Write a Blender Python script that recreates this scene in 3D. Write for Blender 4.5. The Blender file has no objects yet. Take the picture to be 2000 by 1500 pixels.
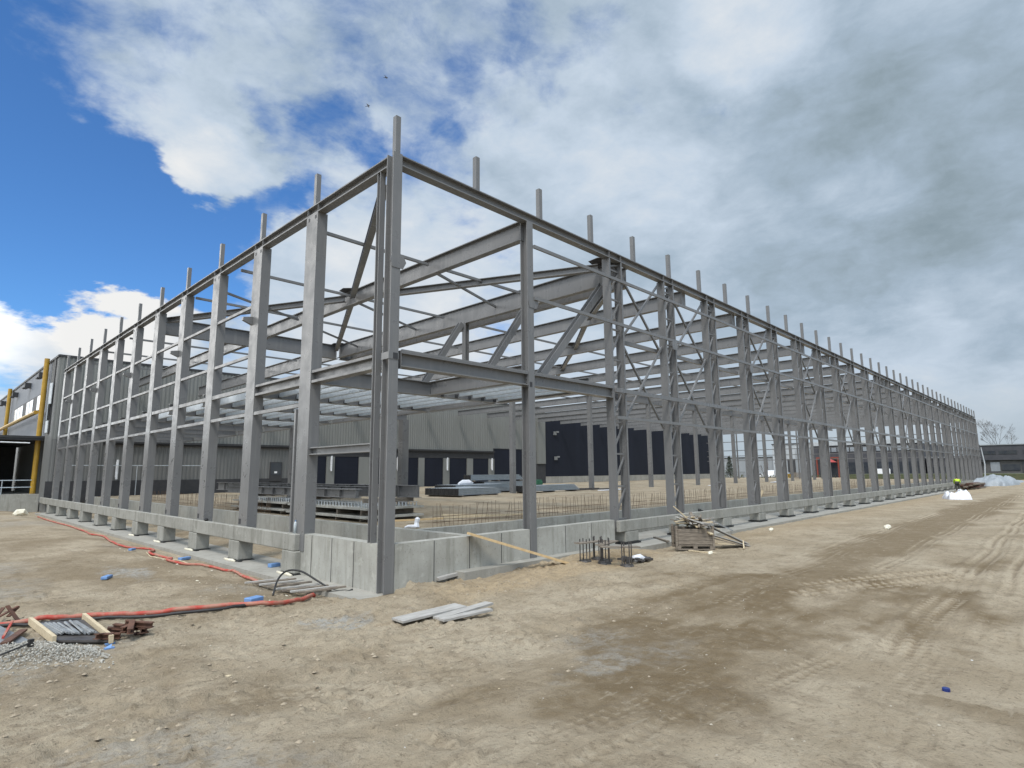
import bpy, math, random
import numpy as np
from mathutils import Vector, Matrix

sc = bpy.context.scene
col = sc.collection
R = math.radians

# ------------------------------------------------------------------ camera
CAM = Vector((-7.3747, -10.949, 2.45))
YAW, PIT, ROLL = 0.76899, 0.14953, -0.00822
fw = Vector((math.cos(PIT)*math.cos(YAW), math.cos(PIT)*math.sin(YAW), math.sin(PIT)))
rt = Vector((math.sin(YAW), -math.cos(YAW), 0.0))
up = rt.cross(fw)
c_, s_ = math.cos(ROLL), math.sin(ROLL)
rt, up = c_*rt + s_*up, c_*up - s_*rt
cam = bpy.data.cameras.new('camera')
cam_o = bpy.data.objects.new('camera', cam)
col.objects.link(cam_o)
cam_o.matrix_world = Matrix(((rt.x, up.x, -fw.x, CAM.x), (rt.y, up.y, -fw.y, CAM.y), (rt.z, up.z, -fw.z, CAM.z), (0, 0, 0, 1)))
cam.sensor_width = 36.0
cam.lens = 1141.69/2000*36
cam.clip_start = 0.1
cam.clip_end = 6000
sc.camera = cam_o

# ------------------------------------------------------------------ light
SUN_EL, SUN_AZ = R(57), R(214)          # azimuth of the sun measured from +X towards +Y
sun = bpy.data.lights.new('sun', 'SUN')
sun.energy = 1.4
sun.angle = R(12)
sun.color = (1.0, 0.95, 0.88)
sun_o = bpy.data.objects.new('sun', sun)
col.objects.link(sun_o)
sd = Vector((math.cos(SUN_EL)*math.cos(SUN_AZ), math.cos(SUN_EL)*math.sin(SUN_AZ), math.sin(SUN_EL)))
sun_o.rotation_euler = sd.to_track_quat('Z', 'Y').to_euler()
sun_o.location = (0, 0, 60)

sc.view_settings.view_transform = 'Standard'
sc.view_settings.look = 'None'
sc.view_settings.gamma = 1
sc.view_settings.exposure = 0.62
sc.render.engine = 'CYCLES'

# ------------------------------------------------------------------ sky: Nishita air with broken clouds
W = bpy.data.worlds.new('World')
sc.world = W
W.use_nodes = True
nt = W.node_tree
nt.nodes.clear()


class NB:
    """small helper that wires shader nodes"""
    def __init__(self, tree):
        self.t = tree

    def n(self, typ, **kw):
        o = self.t.nodes.new(typ)
        for k, v in kw.items():
            setattr(o, k, v)
        return o

    def put(self, sock, v):
        if hasattr(v, 'is_linked') or hasattr(v, 'links'):
            self.t.links.new(v, sock)
        else:
            sock.default_value = v

    def m(self, op, a, b=None, c=None, clamp=False):
        o = self.n('ShaderNodeMath', operation=op)
        o.use_clamp = clamp
        self.put(o.inputs[0], a)
        if b is not None:
            self.put(o.inputs[1], b)
        if c is not None:
            self.put(o.inputs[2], c)
        return o.outputs[0]

    def vm(self, op, a, b=None, scale=None):
        o = self.n('ShaderNodeVectorMath', operation=op)
        self.put(o.inputs[0], a)
        if b is not None:
            self.put(o.inputs[1], b)
        if scale is not None:
            self.put(o.inputs['Scale'], scale)
        return o.outputs['Value'] if op in ('DOT_PRODUCT', 'LENGTH', 'DISTANCE') else o.outputs[0]

    def noise(self, vec, scale, detail=4, rough=0.5, dist=0.0, dim='3D'):
        o = self.n('ShaderNodeTexNoise', noise_dimensions=dim)
        if vec is not None:
            self.put(o.inputs['Vector'], vec)
        o.inputs['Scale'].default_value = scale
        o.inputs['Detail'].default_value = detail
        o.inputs['Roughness'].default_value = rough
        o.inputs['Distortion'].default_value = dist
        return o.outputs['Fac']

    def ramp(self, fac, lo, hi, a=0.0, b=1.0, smooth=True):
        o = self.n('ShaderNodeMapRange', interpolation_type='SMOOTHSTEP' if smooth else 'LINEAR')
        self.put(o.inputs['Value'], fac)
        o.inputs['From Min'].default_value = lo
        o.inputs['From Max'].default_value = hi
        o.inputs['To Min'].default_value = a
        o.inputs['To Max'].default_value = b
        return o.outputs['Result']

    def mix(self, fac, a, b, mode='MIX'):
        o = self.n('ShaderNodeMix', data_type='RGBA', blend_type=mode)
        self.put(o.inputs['Factor'], fac)
        self.put(o.inputs['A'], a if not isinstance(a, tuple) else (*a, 1)[:4])
        self.put(o.inputs['B'], b if not isinstance(b, tuple) else (*b, 1)[:4])
        return next(s for s in o.outputs if s.type == 'RGBA')


# fix for the several A/B sockets of the Mix node (float / vector / colour)
def _mix(self, fac, a, b, mode='MIX'):
    o = self.n('ShaderNodeMix', data_type='RGBA', blend_type=mode)
    self.put(o.inputs[0], fac)
    self.put(o.inputs[6], a if not isinstance(a, tuple) else (*a, 1)[:4])
    self.put(o.inputs[7], b if not isinstance(b, tuple) else (*b, 1)[:4])
    return o.outputs[2]


NB.mix = _mix
b = NB(nt)
tc = b.n('ShaderNodeTexCoord')
d = b.vm('NORMALIZE', tc.outputs['Generated'])
sep = b.n('ShaderNodeSeparateXYZ')
nt.links.new(d, sep.inputs[0])
dz = b.m('MAXIMUM', sep.outputs['Z'], 0.0)
den = b.m('ADD', dz, 0.22)
flat = b.n('ShaderNodeCombineXYZ')
nt.links.new(b.m('DIVIDE', sep.outputs['X'], den), flat.inputs[0])
nt.links.new(b.m('DIVIDE', sep.outputs['Y'], den), flat.inputs[1])
P = flat.outputs[0]


def warped(scale, detail, amount, off):
    w = b.n('ShaderNodeTexNoise')
    nt.links.new(b.vm('ADD', P, off), w.inputs['Vector'])
    w.inputs['Scale'].default_value = scale
    w.inputs['Detail'].default_value = detail
    w.inputs['Roughness'].default_value = 0.6
    return b.vm('SCALE', b.vm('SUBTRACT', w.outputs['Color'], (0.5, 0.5, 0.5)), scale=amount)


dw = b.vm('NORMALIZE', b.vm('ADD', d, b.vm('ADD', warped(1.5, 7, 0.26, (0, 0, 0)), warped(5.0, 5, 0.07, (4, 1, 0)))))
PW = b.vm('ADD', P, warped(2.2, 4, 0.35, (9, 3, 0)))


def blobs(items):
    """sum of soft discs on the sky: (direction, angular radius in degrees, weight)"""
    tot = None
    for v, rad, w in items:
        dt = b.vm('DOT_PRODUCT', dw, tuple(Vector(v).normalized()))
        t = b.ramp(dt, math.cos(R(rad*1.25)), 1.0 - (1.0 - math.cos(R(rad)))*0.10, 0.0, w)
        tot = t if tot is None else b.m('ADD', tot, t)
    return tot


D3 = b.vm('MULTIPLY', d, (1.0, 1.0, 1.9))
DW = b.vm('ADD', D3, warped(2.0, 4, 0.10, (5, 5, 0)))
cover = blobs([
    ((-0.042, 0.889, 0.456), 13.3, -0.50),
    ((0.024, 0.944, 0.329), 10.2, -0.44),
    ((0.128, 0.932, 0.338), 7.1, -0.45),
    ((0.219, 0.925, 0.310), 5.7, -0.42),
    ((0.299, 0.897, 0.324), 4.3, -0.28),
    ((0.349, 0.858, 0.376), 2.9, -0.22),
    ((0.379, 0.767, 0.518), 2.9, -0.22),
    ((0.392, 0.830, 0.397), 2.9, -0.18),
    ((0.288, 0.817, 0.500), 2.6, -0.12),
    ((0.190, 0.813, 0.550), 3.3, -0.10),
    ((0.655, 0.430, 0.621), 2.9, -0.20),
    ((0.581, 0.505, 0.638), 2.9, -0.16),
    ((0.527, 0.595, 0.607), 2.1, -0.10),
    ((0.714, 0.437, 0.547), 1.9, -0.14),
    ((0.443, 0.756, 0.482), 1.9, -0.14),
    ((0.523, 0.668, 0.530), 1.7, -0.10),
    ((0.639, 0.495, 0.589), 1.9, -0.12),
    ((0.120, 0.954, 0.274), 4.8, -0.40),
    ((0.224, 0.934, 0.279), 3.6, -0.34),
    ((0.304, 0.919, 0.251), 2.9, -0.22),
    ((0.069, 0.994, 0.091), 2.9, -0.25),
    ((0.373, 0.896, 0.243), 3.3, -0.14),
    ((0.167, 0.871, 0.462), 7.6, 0.26),
    ((0.264, 0.867, 0.423), 4.3, 0.42),
    ((0.111, 0.852, 0.512), 4.8, 0.14),
    ((0.114, 0.975, 0.189), 6.0, 0.36),
    ((0.204, 0.960, 0.194), 4.5, 0.36),
    ((0.507, 0.818, 0.271), 9.5, 0.20),
    ((0.476, 0.671, 0.569), 14.3, -0.02),
    ((0.886, 0.270, 0.376), 26.7, 0.22),
    ((0.994, 0.073, 0.076), 19.0, 0.20),
    ((0.215, 0.930, 0.299), 2.4, 0.10),
    ((-0.7, -0.6, 0.5), 75, 0.10), ((-0.35, 0.92, 0.16), 22, 0.5)])  # last entry: unseen cloud added for reflections in the short-side columns
n1 = b.noise(PW, 1.7, 11, 0.63, 0.15)
n2 = b.noise(b.vm('ADD', DW, (7.3, 2.1, 0.0)), 7.5, 10, 0.62, 0.2)
dens = b.m('ADD', b.m('ADD', b.m('MULTIPLY', b.m('SUBTRACT', n1, 0.16), 0.90), b.m('MULTIPLY', n2, 0.72)), cover)
fac = b.ramp(dens, 0.33, 0.74)
fac = b.m('MAXIMUM', fac, b.ramp(sep.outputs['Z'], 0.10, -0.02))
shade = blobs([
    ((0.924, 0.062, 0.376), 12.4, -0.17),
    ((0.834, 0.208, 0.511), 8.6, -0.06),
    ((0.916, 0.234, 0.326), 8.1, -0.10),
    ((0.954, 0.074, 0.291), 7.1, -0.06),
    ((0.806, 0.408, 0.428), 4.3, -0.05),
    ((0.756, 0.449, 0.476), 5.2, 0.13),
    ((0.749, 0.260, 0.610), 5.2, 0.24),
    ((0.893, 0.208, 0.400), 3.3, 0.10),
    ((0.702, 0.528, 0.478), 5.2, 0.08),
    ((0.114, 0.974, 0.196), 6.2, 0.44),
    ((0.204, 0.959, 0.197), 5.2, 0.42),
    ((0.522, 0.797, 0.304), 12.4, 0.20),
    ((0.169, 0.870, 0.463), 6.2, 0.16),
    ((0.261, 0.868, 0.422), 4.0, 0.24),
    ((0.642, 0.742, 0.192), 14.3, 0.12),
    ((0.970, 0.142, 0.195), 14.3, 0.03),
    ((-0.72, 0.18, 0.66), 60, 0.25), ((-0.35, 0.92, 0.16), 22, 0.7)])  # last two: unseen bright cloud added to light the frame
n3 = b.noise(b.vm('ADD', DW, (1.7, 5.2, 0.0)), 4.6, 10, 0.58, 0.15)
n4 = b.noise(b.vm('ADD', DW, (3.1, 9.2, 0.0)), 13.0, 9, 0.62, 0.1)
br = b.m('ADD', b.m('ADD', b.m('MULTIPLY', n3, 0.74), b.m('MULTIPLY', n4, 0.36)), shade)
# thin cloud edges glow, thick cores are greyer
brc = b.ramp(b.m('ADD', br, -0.06), 0.0, 1.0, smooth=False)
cr = b.n('ShaderNodeValToRGB')
nt.links.new(brc, cr.inputs[0])
e = cr.color_ramp.elements
e[0].position, e[0].color = 0.0, (0.180, 0.245, 0.290, 1)
e[1].position, e[1].color = 1.0, (0.86, 0.86, 0.85, 1)
for ps, cc in ((0.20, (0.275, 0.350, 0.405, 1)), (0.38, (0.375, 0.470, 0.570, 1)), (0.60, (0.54, 0.635, 0.745, 1))):
    x = e.new(ps)
    x.color = cc
hz = b.ramp(sep.outputs['Z'], 0.17, 0.0, 0.0, 0.75)
ccol = b.mix(hz, cr.outputs[0], (0.45, 0.52, 0.565))
sky = b.n('ShaderNodeTexSky', sky_type='NISHITA')
sky.sun_disc = False
sky.sun_elevation = SUN_EL
sky.sun_rotation = math.pi/2 - SUN_AZ
sky.air_density = 1.0
sky.dust_density = 0.25
sky.ozone_density = 3.0
bg1 = b.n('ShaderNodeBackground')
nt.links.new(b.mix(1.0, sky.outputs[0], (0.58, 0.97, 1.35), 'MULTIPLY'), bg1.inputs[0])
bg1.inputs[1].default_value = 0.078
bg2 = b.n('ShaderNodeBackground')
nt.links.new(ccol, bg2.inputs[0])
glow = b.ramp(b.vm('DOT_PRODUCT', d, tuple(sd)), math.cos(R(62)), math.cos(R(8)), 0.67, 2.2)  # cloud brightened around the sun, out of view, added as fill light
glow = b.m('ADD', glow, b.ramp(b.vm('DOT_PRODUCT', d, (-0.372, 0.909, 0.186)), math.cos(R(30)), math.cos(R(6)), 0.0, 1.5))  # added off-view bright patch, to brighten and reflect in the short-side columns
nt.links.new(glow, bg2.inputs[1])
ms = b.n('ShaderNodeMixShader')
nt.links.new(fac, ms.inputs[0])
nt.links.new(bg1.outputs[0], ms.inputs[1])
nt.links.new(bg2.outputs[0], ms.inputs[2])
wo = b.n('ShaderNodeOutputWorld')
nt.links.new(ms.outputs[0], wo.inputs[0])
W.cycles.sampling_method = 'MANUAL'
W.cycles.sample_map_resolution = 512

# ------------------------------------------------------------------ helpers
rnd = random.Random(7)


def tag(o, label=None, cat=None, group=None, kind=None):
    if label: o['label'] = label
    if cat: o['category'] = cat
    if group: o['group'] = group
    if kind: o['kind'] = kind
    return o


def empty(name, loc, label, cat, group=None, rz=0.0):
    o = bpy.data.objects.new(name, None)
    col.objects.link(o)
    o.location = loc
    o.rotation_euler = (0, 0, rz)
    o.empty_display_size = 0.3
    return tag(o, label, cat, group)


def children(o):
    return [x for x in bpy.data.objects if x.parent == o]


KIDS = {}


def copy_tree(o, parent=None):
    c = o.copy()
    col.objects.link(c)
    if parent is not None:
        c.parent = parent
        KIDS.setdefault(parent.name, []).append(c)
    for ch in list(KIDS.get(o.name, [])):
        copy_tree(ch, c)
    return c


ORD = ['first', 'second', 'third', 'fourth', 'fifth', 'sixth', 'seventh', 'eighth', 'ninth', 'tenth', 'eleventh', 'twelfth', 'thirteenth', 'fourteenth', 'fifteenth', 'sixteenth', 'seventeenth', 'eighteenth', 'nineteenth', 'twentieth', 'twenty-first', 'twenty-second', 'twenty-third', 'twenty-fourth', 'twenty-fifth', 'twenty-sixth', 'twenty-seventh', 'twenty-eighth', 'twenty-ninth', 'thirtieth']


class MB:
    """collects faces and links them as one mesh object"""
    def __init__(self):
        self.v, self.f = [], []

    def add(self, vs, fs):
        k = len(self.v)
        self.v += [tuple(p) for p in vs]
        self.f += [tuple(i + k for i in q) for q in fs]
        return self

    def box(self, x0, x1, y0, y1, z0, z1):
        vs = [(x, y, z) for z in (z0, z1) for (x, y) in ((x0, y0), (x1, y0), (x1, y1), (x0, y1))]
        return self.add(vs, [(3, 2, 1, 0), (4, 5, 6, 7), (0, 1, 5, 4), (1, 2, 6, 5), (2, 3, 7, 6), (3, 0, 4, 7)])

    def cbox(self, c, s, rz=0.0, tilt=None):
        """box by centre, size, yaw; tilt = extra rotation matrix"""
        m = Matrix.Rotation(rz, 3, 'Z')
        if tilt is not None:
            m = tilt @ m if False else m @ tilt
        hx, hy, hz_ = s[0]/2, s[1]/2, s[2]/2
        vs = []
        for z in (-hz_, hz_):
            for (x, y) in ((-hx, -hy), (hx, -hy), (hx, hy), (-hx, hy)):
                vs.append(Vector(c) + m @ Vector((x, y, z)))
        return self.add(vs, [(3, 2, 1, 0), (4, 5, 6, 7), (0, 1, 5, 4), (1, 2, 6, 5), (2, 3, 7, 6), (3, 0, 4, 7)])

    def frame(self, p, q, upv=(0, 0, 1)):
        p, q = Vector(p), Vector(q)
        t = (q - p).normalized()
        u = Vector(upv)
        if abs(t.dot(u)) > 0.99:
            u = Vector((0, 1, 0))
        s = t.cross(u).normalized()
        u = s.cross(t).normalized()
        return p, q, s, u

    def prism(self, poly, p, q, upv=(0, 0, 1)):
        """extrude a closed profile [(side, up)] from p to q"""
        p, q, s, u = self.frame(p, q, upv)
        n = len(poly)
        vs = [p + s*a + u*c for a, c in poly] + [q + s*a + u*c for a, c in poly]
        fs = [(i, (i+1) % n, n+(i+1) % n, n+i) for i in range(n)]
        fs += [tuple(range(n-1, -1, -1)), tuple(range(n, 2*n))]
        return self.add(vs, fs)

    def bar(self, p, q, w, h, upv=(0, 0, 1)):
        return self.prism([(-w/2, -h/2), (w/2, -h/2), (w/2, h/2), (-w/2, h/2)], p, q, upv)

    def ibeam(self, p, q, w, h, tf=0.02, tw=0.012, upv=(0, 0, 1)):
        a, c = w/2, h/2
        k = tw/2
        poly = [(-a, -c), (a, -c), (a, -c+tf), (k, -c+tf), (k, c-tf), (a, c-tf), (a, c), (-a, c), (-a, c-tf), (-k, c-tf), (-k, -c+tf), (-a, -c+tf)]
        p, q, s, u = self.frame(p, q, upv)
        n = 12
        vs = [p + s*x + u*y for x, y in poly] + [q + s*x + u*y for x, y in poly]
        fs = [(i, (i+1) % n, n+(i+1) % n, n+i) for i in range(n)]
        caps = [(0, 1, 2, 11), (3, 4, 9, 10), (5, 6, 7, 8)]
        fs += [tuple(reversed(cf)) for cf in caps] + [tuple(i+n for i in cf) for cf in caps]
        return self.add(vs, fs)

    def channel(self, p, q, w, h, t=0.008, upv=(0, 0, 1)):
        poly = [(-w/2, -h/2), (w/2, -h/2), (w/2, -h/2+t), (-w/2+t, -h/2+t), (-w/2+t, h/2-t), (w/2, h/2-t), (w/2, h/2), (-w/2, h/2)]
        p, q, s, u = self.frame(p, q, upv)
        n = 8
        vs = [p + s*x + u*y for x, y in poly] + [q + s*x + u*y for x, y in poly]
        fs = [(i, (i+1) % n, n+(i+1) % n, n+i) for i in range(n)]
        caps = [(0, 1, 2, 3), (0, 3, 4, 7), (4, 5, 6, 7)]
        fs += [tuple(reversed(cf)) for cf in caps] + [tuple(i+n for i in cf) for cf in caps]
        return self.add(vs, fs)

    def tube(self, pts, r, n=8, caps=True):
        pts = [Vector(p) for p in pts]
        rr = r if isinstance(r, (list, tuple)) else [r]*len(pts)
        k = len(self.v)
        prev = None
        for i, p in enumerate(pts):
            t = (pts[min(i+1, len(pts)-1)] - pts[max(i-1, 0)]).normalized()
            if prev is None:
                a = Vector((0, 0, 1)) if abs(t.z) < 0.9 else Vector((1, 0, 0))
                s = t.cross(a).normalized()
            else:
                s = (prev - t*prev.dot(t)).normalized()
            prev = s
            u = t.cross(s)
            for j in range(n):
                an = 2*math.pi*j/n
                self.v.append(tuple(p + (s*math.cos(an) + u*math.sin(an))*rr[i]))
        for i in range(len(pts)-1):
            for j in range(n):
                self.f.append((k+i*n+j, k+i*n+(j+1) % n, k+(i+1)*n+(j+1) % n, k+(i+1)*n+j))
        if caps:
            self.f.append(tuple(k+j for j in range(n-1, -1, -1)))
            self.f.append(tuple(k+(len(pts)-1)*n+j for j in range(n)))
        return self

    def build(self, name, mat, parent=None, smooth=False, loc=None, bevel=0.0):
        me = bpy.data.meshes.new(name)
        me.from_pydata(self.v, [], self.f)
        me.materials.append(mat)
        if smooth:
            me.polygons.foreach_set('use_smooth', [True]*len(me.polygons))
        me.update()
        o = bpy.data.objects.new(name, me)
        col.objects.link(o)
        if parent is not None:
            o.parent = parent
            KIDS.setdefault(parent.name, []).append(o)
        if loc is not None:
            o.location = loc
        if bevel:
            bv = o.modifiers.new('bevel', 'BEVEL')
            bv.width = bevel
            bv.segments = 1
            bv.limit_method = 'ANGLE'
        return o


def rebase(o, loc):
    """move the origin of a mesh object made in world coordinates to loc"""
    o.data.transform(Matrix.Translation(-Vector(loc)))
    o.location = loc
    return o


# ------------------------------------------------------------------ materials
def material(name, c1, c2=None, scale=3.0, rough=0.6, metal=0.0, bump=0.0, bscale=40.0, spec=0.5, stretch=None, detail=5, lo=0.35, hi=0.65):
    m = bpy.data.materials.new(name)
    m.use_nodes = True
    t = m.node_tree
    q = NB(t)
    pr = t.nodes['Principled BSDF']
    pr.inputs['Roughness'].default_value = rough
    pr.inputs['Metallic'].default_value = metal
    pr.inputs['Specular IOR Level'].default_value = spec
    ge = q.n('ShaderNodeTexCoord')
    vec = ge.outputs['Object']
    if stretch:
        mp = q.n('ShaderNodeMapping')
        t.links.new(vec, mp.inputs[0])
        mp.inputs['Scale'].default_value = stretch
        vec = mp.outputs[0]
    if c2 is None:
        c2 = tuple(x*0.82 for x in c1)
    f = q.ramp(q.noise(vec, scale, detail, 0.6), lo, hi)
    t.links.new(q.mix(f, c1, c2), pr.inputs['Base Color'])
    if bump:
        bp = q.n('ShaderNodeBump')
        bp.inputs['Strength'].default_value = bump
        bp.inputs['Distance'].default_value = 0.02
        t.links.new(q.noise(vec, bscale, 6, 0.6), bp.inputs['Height'])
        t.links.new(bp.outputs[0], pr.inputs['Normal'])
    return m


def concrete(name, c1, c2, dark, streak=0.45):
    m = bpy.data.materials.new(name)
    m.use_nodes = True
    t = m.node_tree
    q = NB(t)
    pr = t.nodes['Principled BSDF']
    pr.inputs['Roughness'].default_value = 0.85
    pr.inputs['Specular IOR Level'].default_value = 0.3
    ge = q.n('ShaderNodeNewGeometry')
    vec = ge.outputs['Position']
    mp = q.n('ShaderNodeMapping')
    t.links.new(vec, mp.inputs[0])
    mp.inputs['Scale'].default_value = (3.0, 3.0, 0.35)
    base = q.mix(q.ramp(q.noise(vec, 1.3, 6, 0.6), 0.35, 0.68), c1, c2)
    st = q.m('MULTIPLY', q.ramp(q.noise(mp.outputs[0], 1.6, 7, 0.68), 0.47, 0.68), streak)
    base = q.mix(st, base, dark)
    sp = q.m('MULTIPLY', q.ramp(q.noise(vec, 22, 3, 0.6), 0.60, 0.70), 0.5)
    base = q.mix(sp, base, dark)
    base = q.mix(q.m('MULTIPLY', q.ramp(q.noise(vec, 3.2, 6, .65), .55, .72), .45), base, tuple(min(1, x*1.35) for x in c1))
    t.links.new(base, pr.inputs['Base Color'])
    bp = q.n('ShaderNodeBump')
    bp.inputs['Strength'].default_value = 0.25
    bp.inputs['Distance'].default_value = 0.01
    t.links.new(q.noise(vec, 30, 6, 0.65), bp.inputs['Height'])
    t.links.new(bp.outputs[0], pr.inputs['Normal'])
    return m


M = {}
M['steel'] = material('grey_paint', (0.172, 0.171, 0.170), (0.150, 0.150, 0.150), 0.9, 0.30, 0.0, 0.03, 60, 0.5)
M['steel_in'] = M['steel']
_t = M['steel'].node_tree
_q = NB(_t)
_pr = _t.nodes['Principled BSDF']
_src = _pr.inputs['Base Color'].links[0].from_socket
_oi = _q.n('ShaderNodeObjectInfo')
_pos = _q.n('ShaderNodeNewGeometry').outputs['Position']
_mp = _q.n('ShaderNodeMapping')
_t.links.new(_pos, _mp.inputs[0])
_mp.inputs['Scale'].default_value = (6, 6, .35)
_c = _q.mix(_q.ramp(_oi.outputs['Random'], 0, 1, 0, .30, False), _src, (0.125, 0.125, 0.127))
_c = _q.mix(_q.m('MULTIPLY', _q.ramp(_q.noise(_mp.outputs[0], 1.4, 6, .65), .48, .72), .35), _c, (0.235, 0.230, 0.220))
_c = _q.mix(_q.m('MULTIPLY', _q.ramp(_q.noise(_pos, 4, 6, .7), .62, .78), .16), _c, (0.105, 0.098, 0.090))
_t.links.new(_c, _pr.inputs['Base Color'])
_t.links.new(_q.ramp(_q.noise(_pos, 2.2, 5, .6), .3, .7, .24, .46), _pr.inputs['Roughness'])
M['galv'] = material('galvanised', (0.48, 0.53, 0.57), (0.40, 0.45, 0.49), 6, 0.34, 0.35, 0.03, 60)
M['galv_light'] = material('galvanised_light', (0.50, 0.53, 0.55), (0.40, 0.43, 0.45), 5, 0.45, 0.35)
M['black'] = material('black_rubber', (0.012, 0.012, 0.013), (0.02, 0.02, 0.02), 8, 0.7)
M['hole'] = material('dark_plate', (0.025, 0.026, 0.03), (0.04, 0.04, 0.042), 8, 0.6)
M['conc'] = concrete('concrete', (0.385, 0.378, 0.340), (0.315, 0.308, 0.275), (0.18, 0.174, 0.142))
M['conc_light'] = concrete('concrete_light', (0.335, 0.322, 0.286), (0.28, 0.268, 0.236), (0.19, 0.178, 0.15), 0.3)
M['conc_mid'] = concrete('concrete_precast', (0.31, 0.304, 0.272), (0.25, 0.244, 0.216), (0.13, 0.124, 0.10), 0.45)
M['clad'] = material('cladding_grey', (0.190, 0.194, 0.182), (0.176, 0.180, 0.169), 1.2, 0.6, stretch=(1, 1, 0.15))
M['clad_low'] = material('cladding_lower', (0.155, 0.157, 0.152), (0.138, 0.140, 0.136), 1.2, 0.5, stretch=(1, 1, 0.15))
M['dark'] = material('dark_trim', (0.03, 0.031, 0.034), (0.04, 0.04, 0.042), 3, 0.6)
M['navy'] = material('navy_cladding', (0.0125, 0.0155, 0.026), (0.010, 0.0125, 0.021), 0.5, 0.6, stretch=(1, 1, 0.1), spec=0.25)
M['panel'] = material('panel_blue_grey', (0.165, 0.180, 0.205), (0.140, 0.155, 0.178), 0.4, 0.62)
M['glass'] = material('window_glass', (0.42, 0.45, 0.48), (0.34, 0.37, 0.40), 0.6, 0.14, 0.5)
M['dglass'] = material('dark_glass', (0.03, 0.035, 0.045), (0.05, 0.055, 0.06), 0.6, 0.08, 0.0)
M['yellow'] = material('yellow_paint', (0.44, 0.265, 0.028), (0.36, 0.21, 0.025), 2, 0.45)
M['white'] = material('white_plastic', (0.78, 0.79, 0.80), (0.68, 0.69, 0.70), 6, 0.5)
M['foam'] = material('cream_foam', (0.74, 0.70, 0.58), (0.62, 0.57, 0.44), 9, 0.8, 0, 0.3, 50)
M['wood'] = material('old_wood', (0.23, 0.195, 0.155), (0.14, 0.115, 0.09), 5, 0.85, 0, 0.2, 40, stretch=(1, 1, 6))
M['wood_grey'] = material('weathered_board', (0.40, 0.385, 0.36), (0.30, 0.285, 0.26), 6, 0.85, 0, 0.2, 50, stretch=(0.6, 4, 4))
M['wood_new'] = material('fresh_plank', (0.58, 0.43, 0.24), (0.48, 0.34, 0.18), 5, 0.75, 0, 0.1, 40, stretch=(0.4, 5, 5))
M['wood_pale'] = material('pale_timber', (0.56, 0.47, 0.32), (0.46, 0.37, 0.24), 5, 0.8, stretch=(0.5, 4, 4))
M['rust'] = material('rusty_steel', (0.125, 0.058, 0.035), (0.075, 0.038, 0.026), 7, 0.85, 0, 0.3, 40)
M['rebar'] = material('rebar_rust', (0.15, 0.095, 0.055), (0.10, 0.06, 0.035), 7, 0.85)
M['darksteel'] = material('bare_steel', (0.10, 0.092, 0.088), (0.06, 0.054, 0.05), 6, 0.55, 0.3)
M['red'] = material('red_hose', (0.40, 0.045, 0.03), (0.36, 0.17, 0.12), 3.5, 0.7, 0, 0.3, 30)
M['cable'] = material('black_cable', (0.014, 0.014, 0.015), (0.03, 0.028, 0.026), 6, 0.6)
M['blue'] = material('blue_plastic', (0.15, 0.28, 0.52), (0.12, 0.22, 0.42), 6, 0.5)
M['darkblue'] = material('dark_blue_plastic', (0.012, 0.03, 0.16), (0.01, 0.02, 0.12), 6, 0.4)
M['bottle'] = material('clear_bottle', (0.42, 0.46, 0.48), (0.52, 0.56, 0.57), 6, 0.15)
M['hivis'] = material('hi_vis', (0.52, 0.78, 0.03), (0.45, 0.68, 0.03), 9, 0.7)
M['trouser'] = material('dark_trousers', (0.03, 0.032, 0.03), (0.05, 0.05, 0.045), 9, 0.8)
M['skin'] = material('skin', (0.42, 0.25, 0.17), (0.38, 0.22, 0.15), 9, 0.6)
M['tarp'] = material('grey_blue_tarp', (0.31, 0.335, 0.355), (0.245, 0.27, 0.29), 2, 0.6, 0, 0.4, 6)
M['bag'] = material('white_sheet', (0.74, 0.75, 0.78), (0.62, 0.63, 0.67), 4, 0.5, 0, 0.5, 12)
M['orange'] = material('orange_frame', (0.22, 0.042, 0.024), (0.18, 0.04, 0.024), 3, 0.5)
M['redcloth'] = material('red_cloth', (0.36, 0.045, 0.04), (0.3, 0.045, 0.04), 3, 0.7)
M['hall'] = material('hall_grey', (0.28, 0.30, 0.315), (0.24, 0.26, 0.275), 0.4, 0.5, stretch=(1, 1, 0.2))
M['hall_light'] = material('hall_light_grey', (0.40, 0.425, 0.44), (0.35, 0.375, 0.39), 0.4, 0.5, stretch=(1, 1, 0.2))
M['brick'] = material('dark_brick', (0.040, 0.042, 0.050), (0.055, 0.055, 0.062), 1.0, 0.7)
M['brick2'] = material('brown_grey_brick', (0.095, 0.092, 0.088), (0.07, 0.068, 0.066), 1.2, 0.8)
M['bark'] = material('bark', (0.10, 0.085, 0.07), (0.07, 0.06, 0.05), 5, 0.9)
M['leaf'] = material('dark_needles', (0.035, 0.05, 0.03), (0.05, 0.06, 0.035), 5, 0.8)
M['hedge'] = material('hedge_green', (0.06, 0.075, 0.035), (0.09, 0.09, 0.045), 1.5, 0.9)
M['vanwhite'] = material('van_white', (0.72, 0.73, 0.74), (0.66, 0.67, 0.68), 2, 0.35)
M['feather'] = material('black_feathers', (0.012, 0.012, 0.016), (0.02, 0.02, 0.024), 8, 0.7)
M['stone'] = material('grey_stones', (0.46, 0.44, 0.39), (0.30, 0.285, 0.25), 14, 0.85)
M['sheetmetal'] = material('dull_sheet_metal', (0.27, 0.285, 0.29), (0.20, 0.205, 0.205), 4, 0.5, 0.2)
# ------------------------------------------------------------------ ground
def ss(a, c, t):
    t = np.clip((t-a)/(c-a), 0, 1)
    return t*t*(3-2*t)


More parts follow.
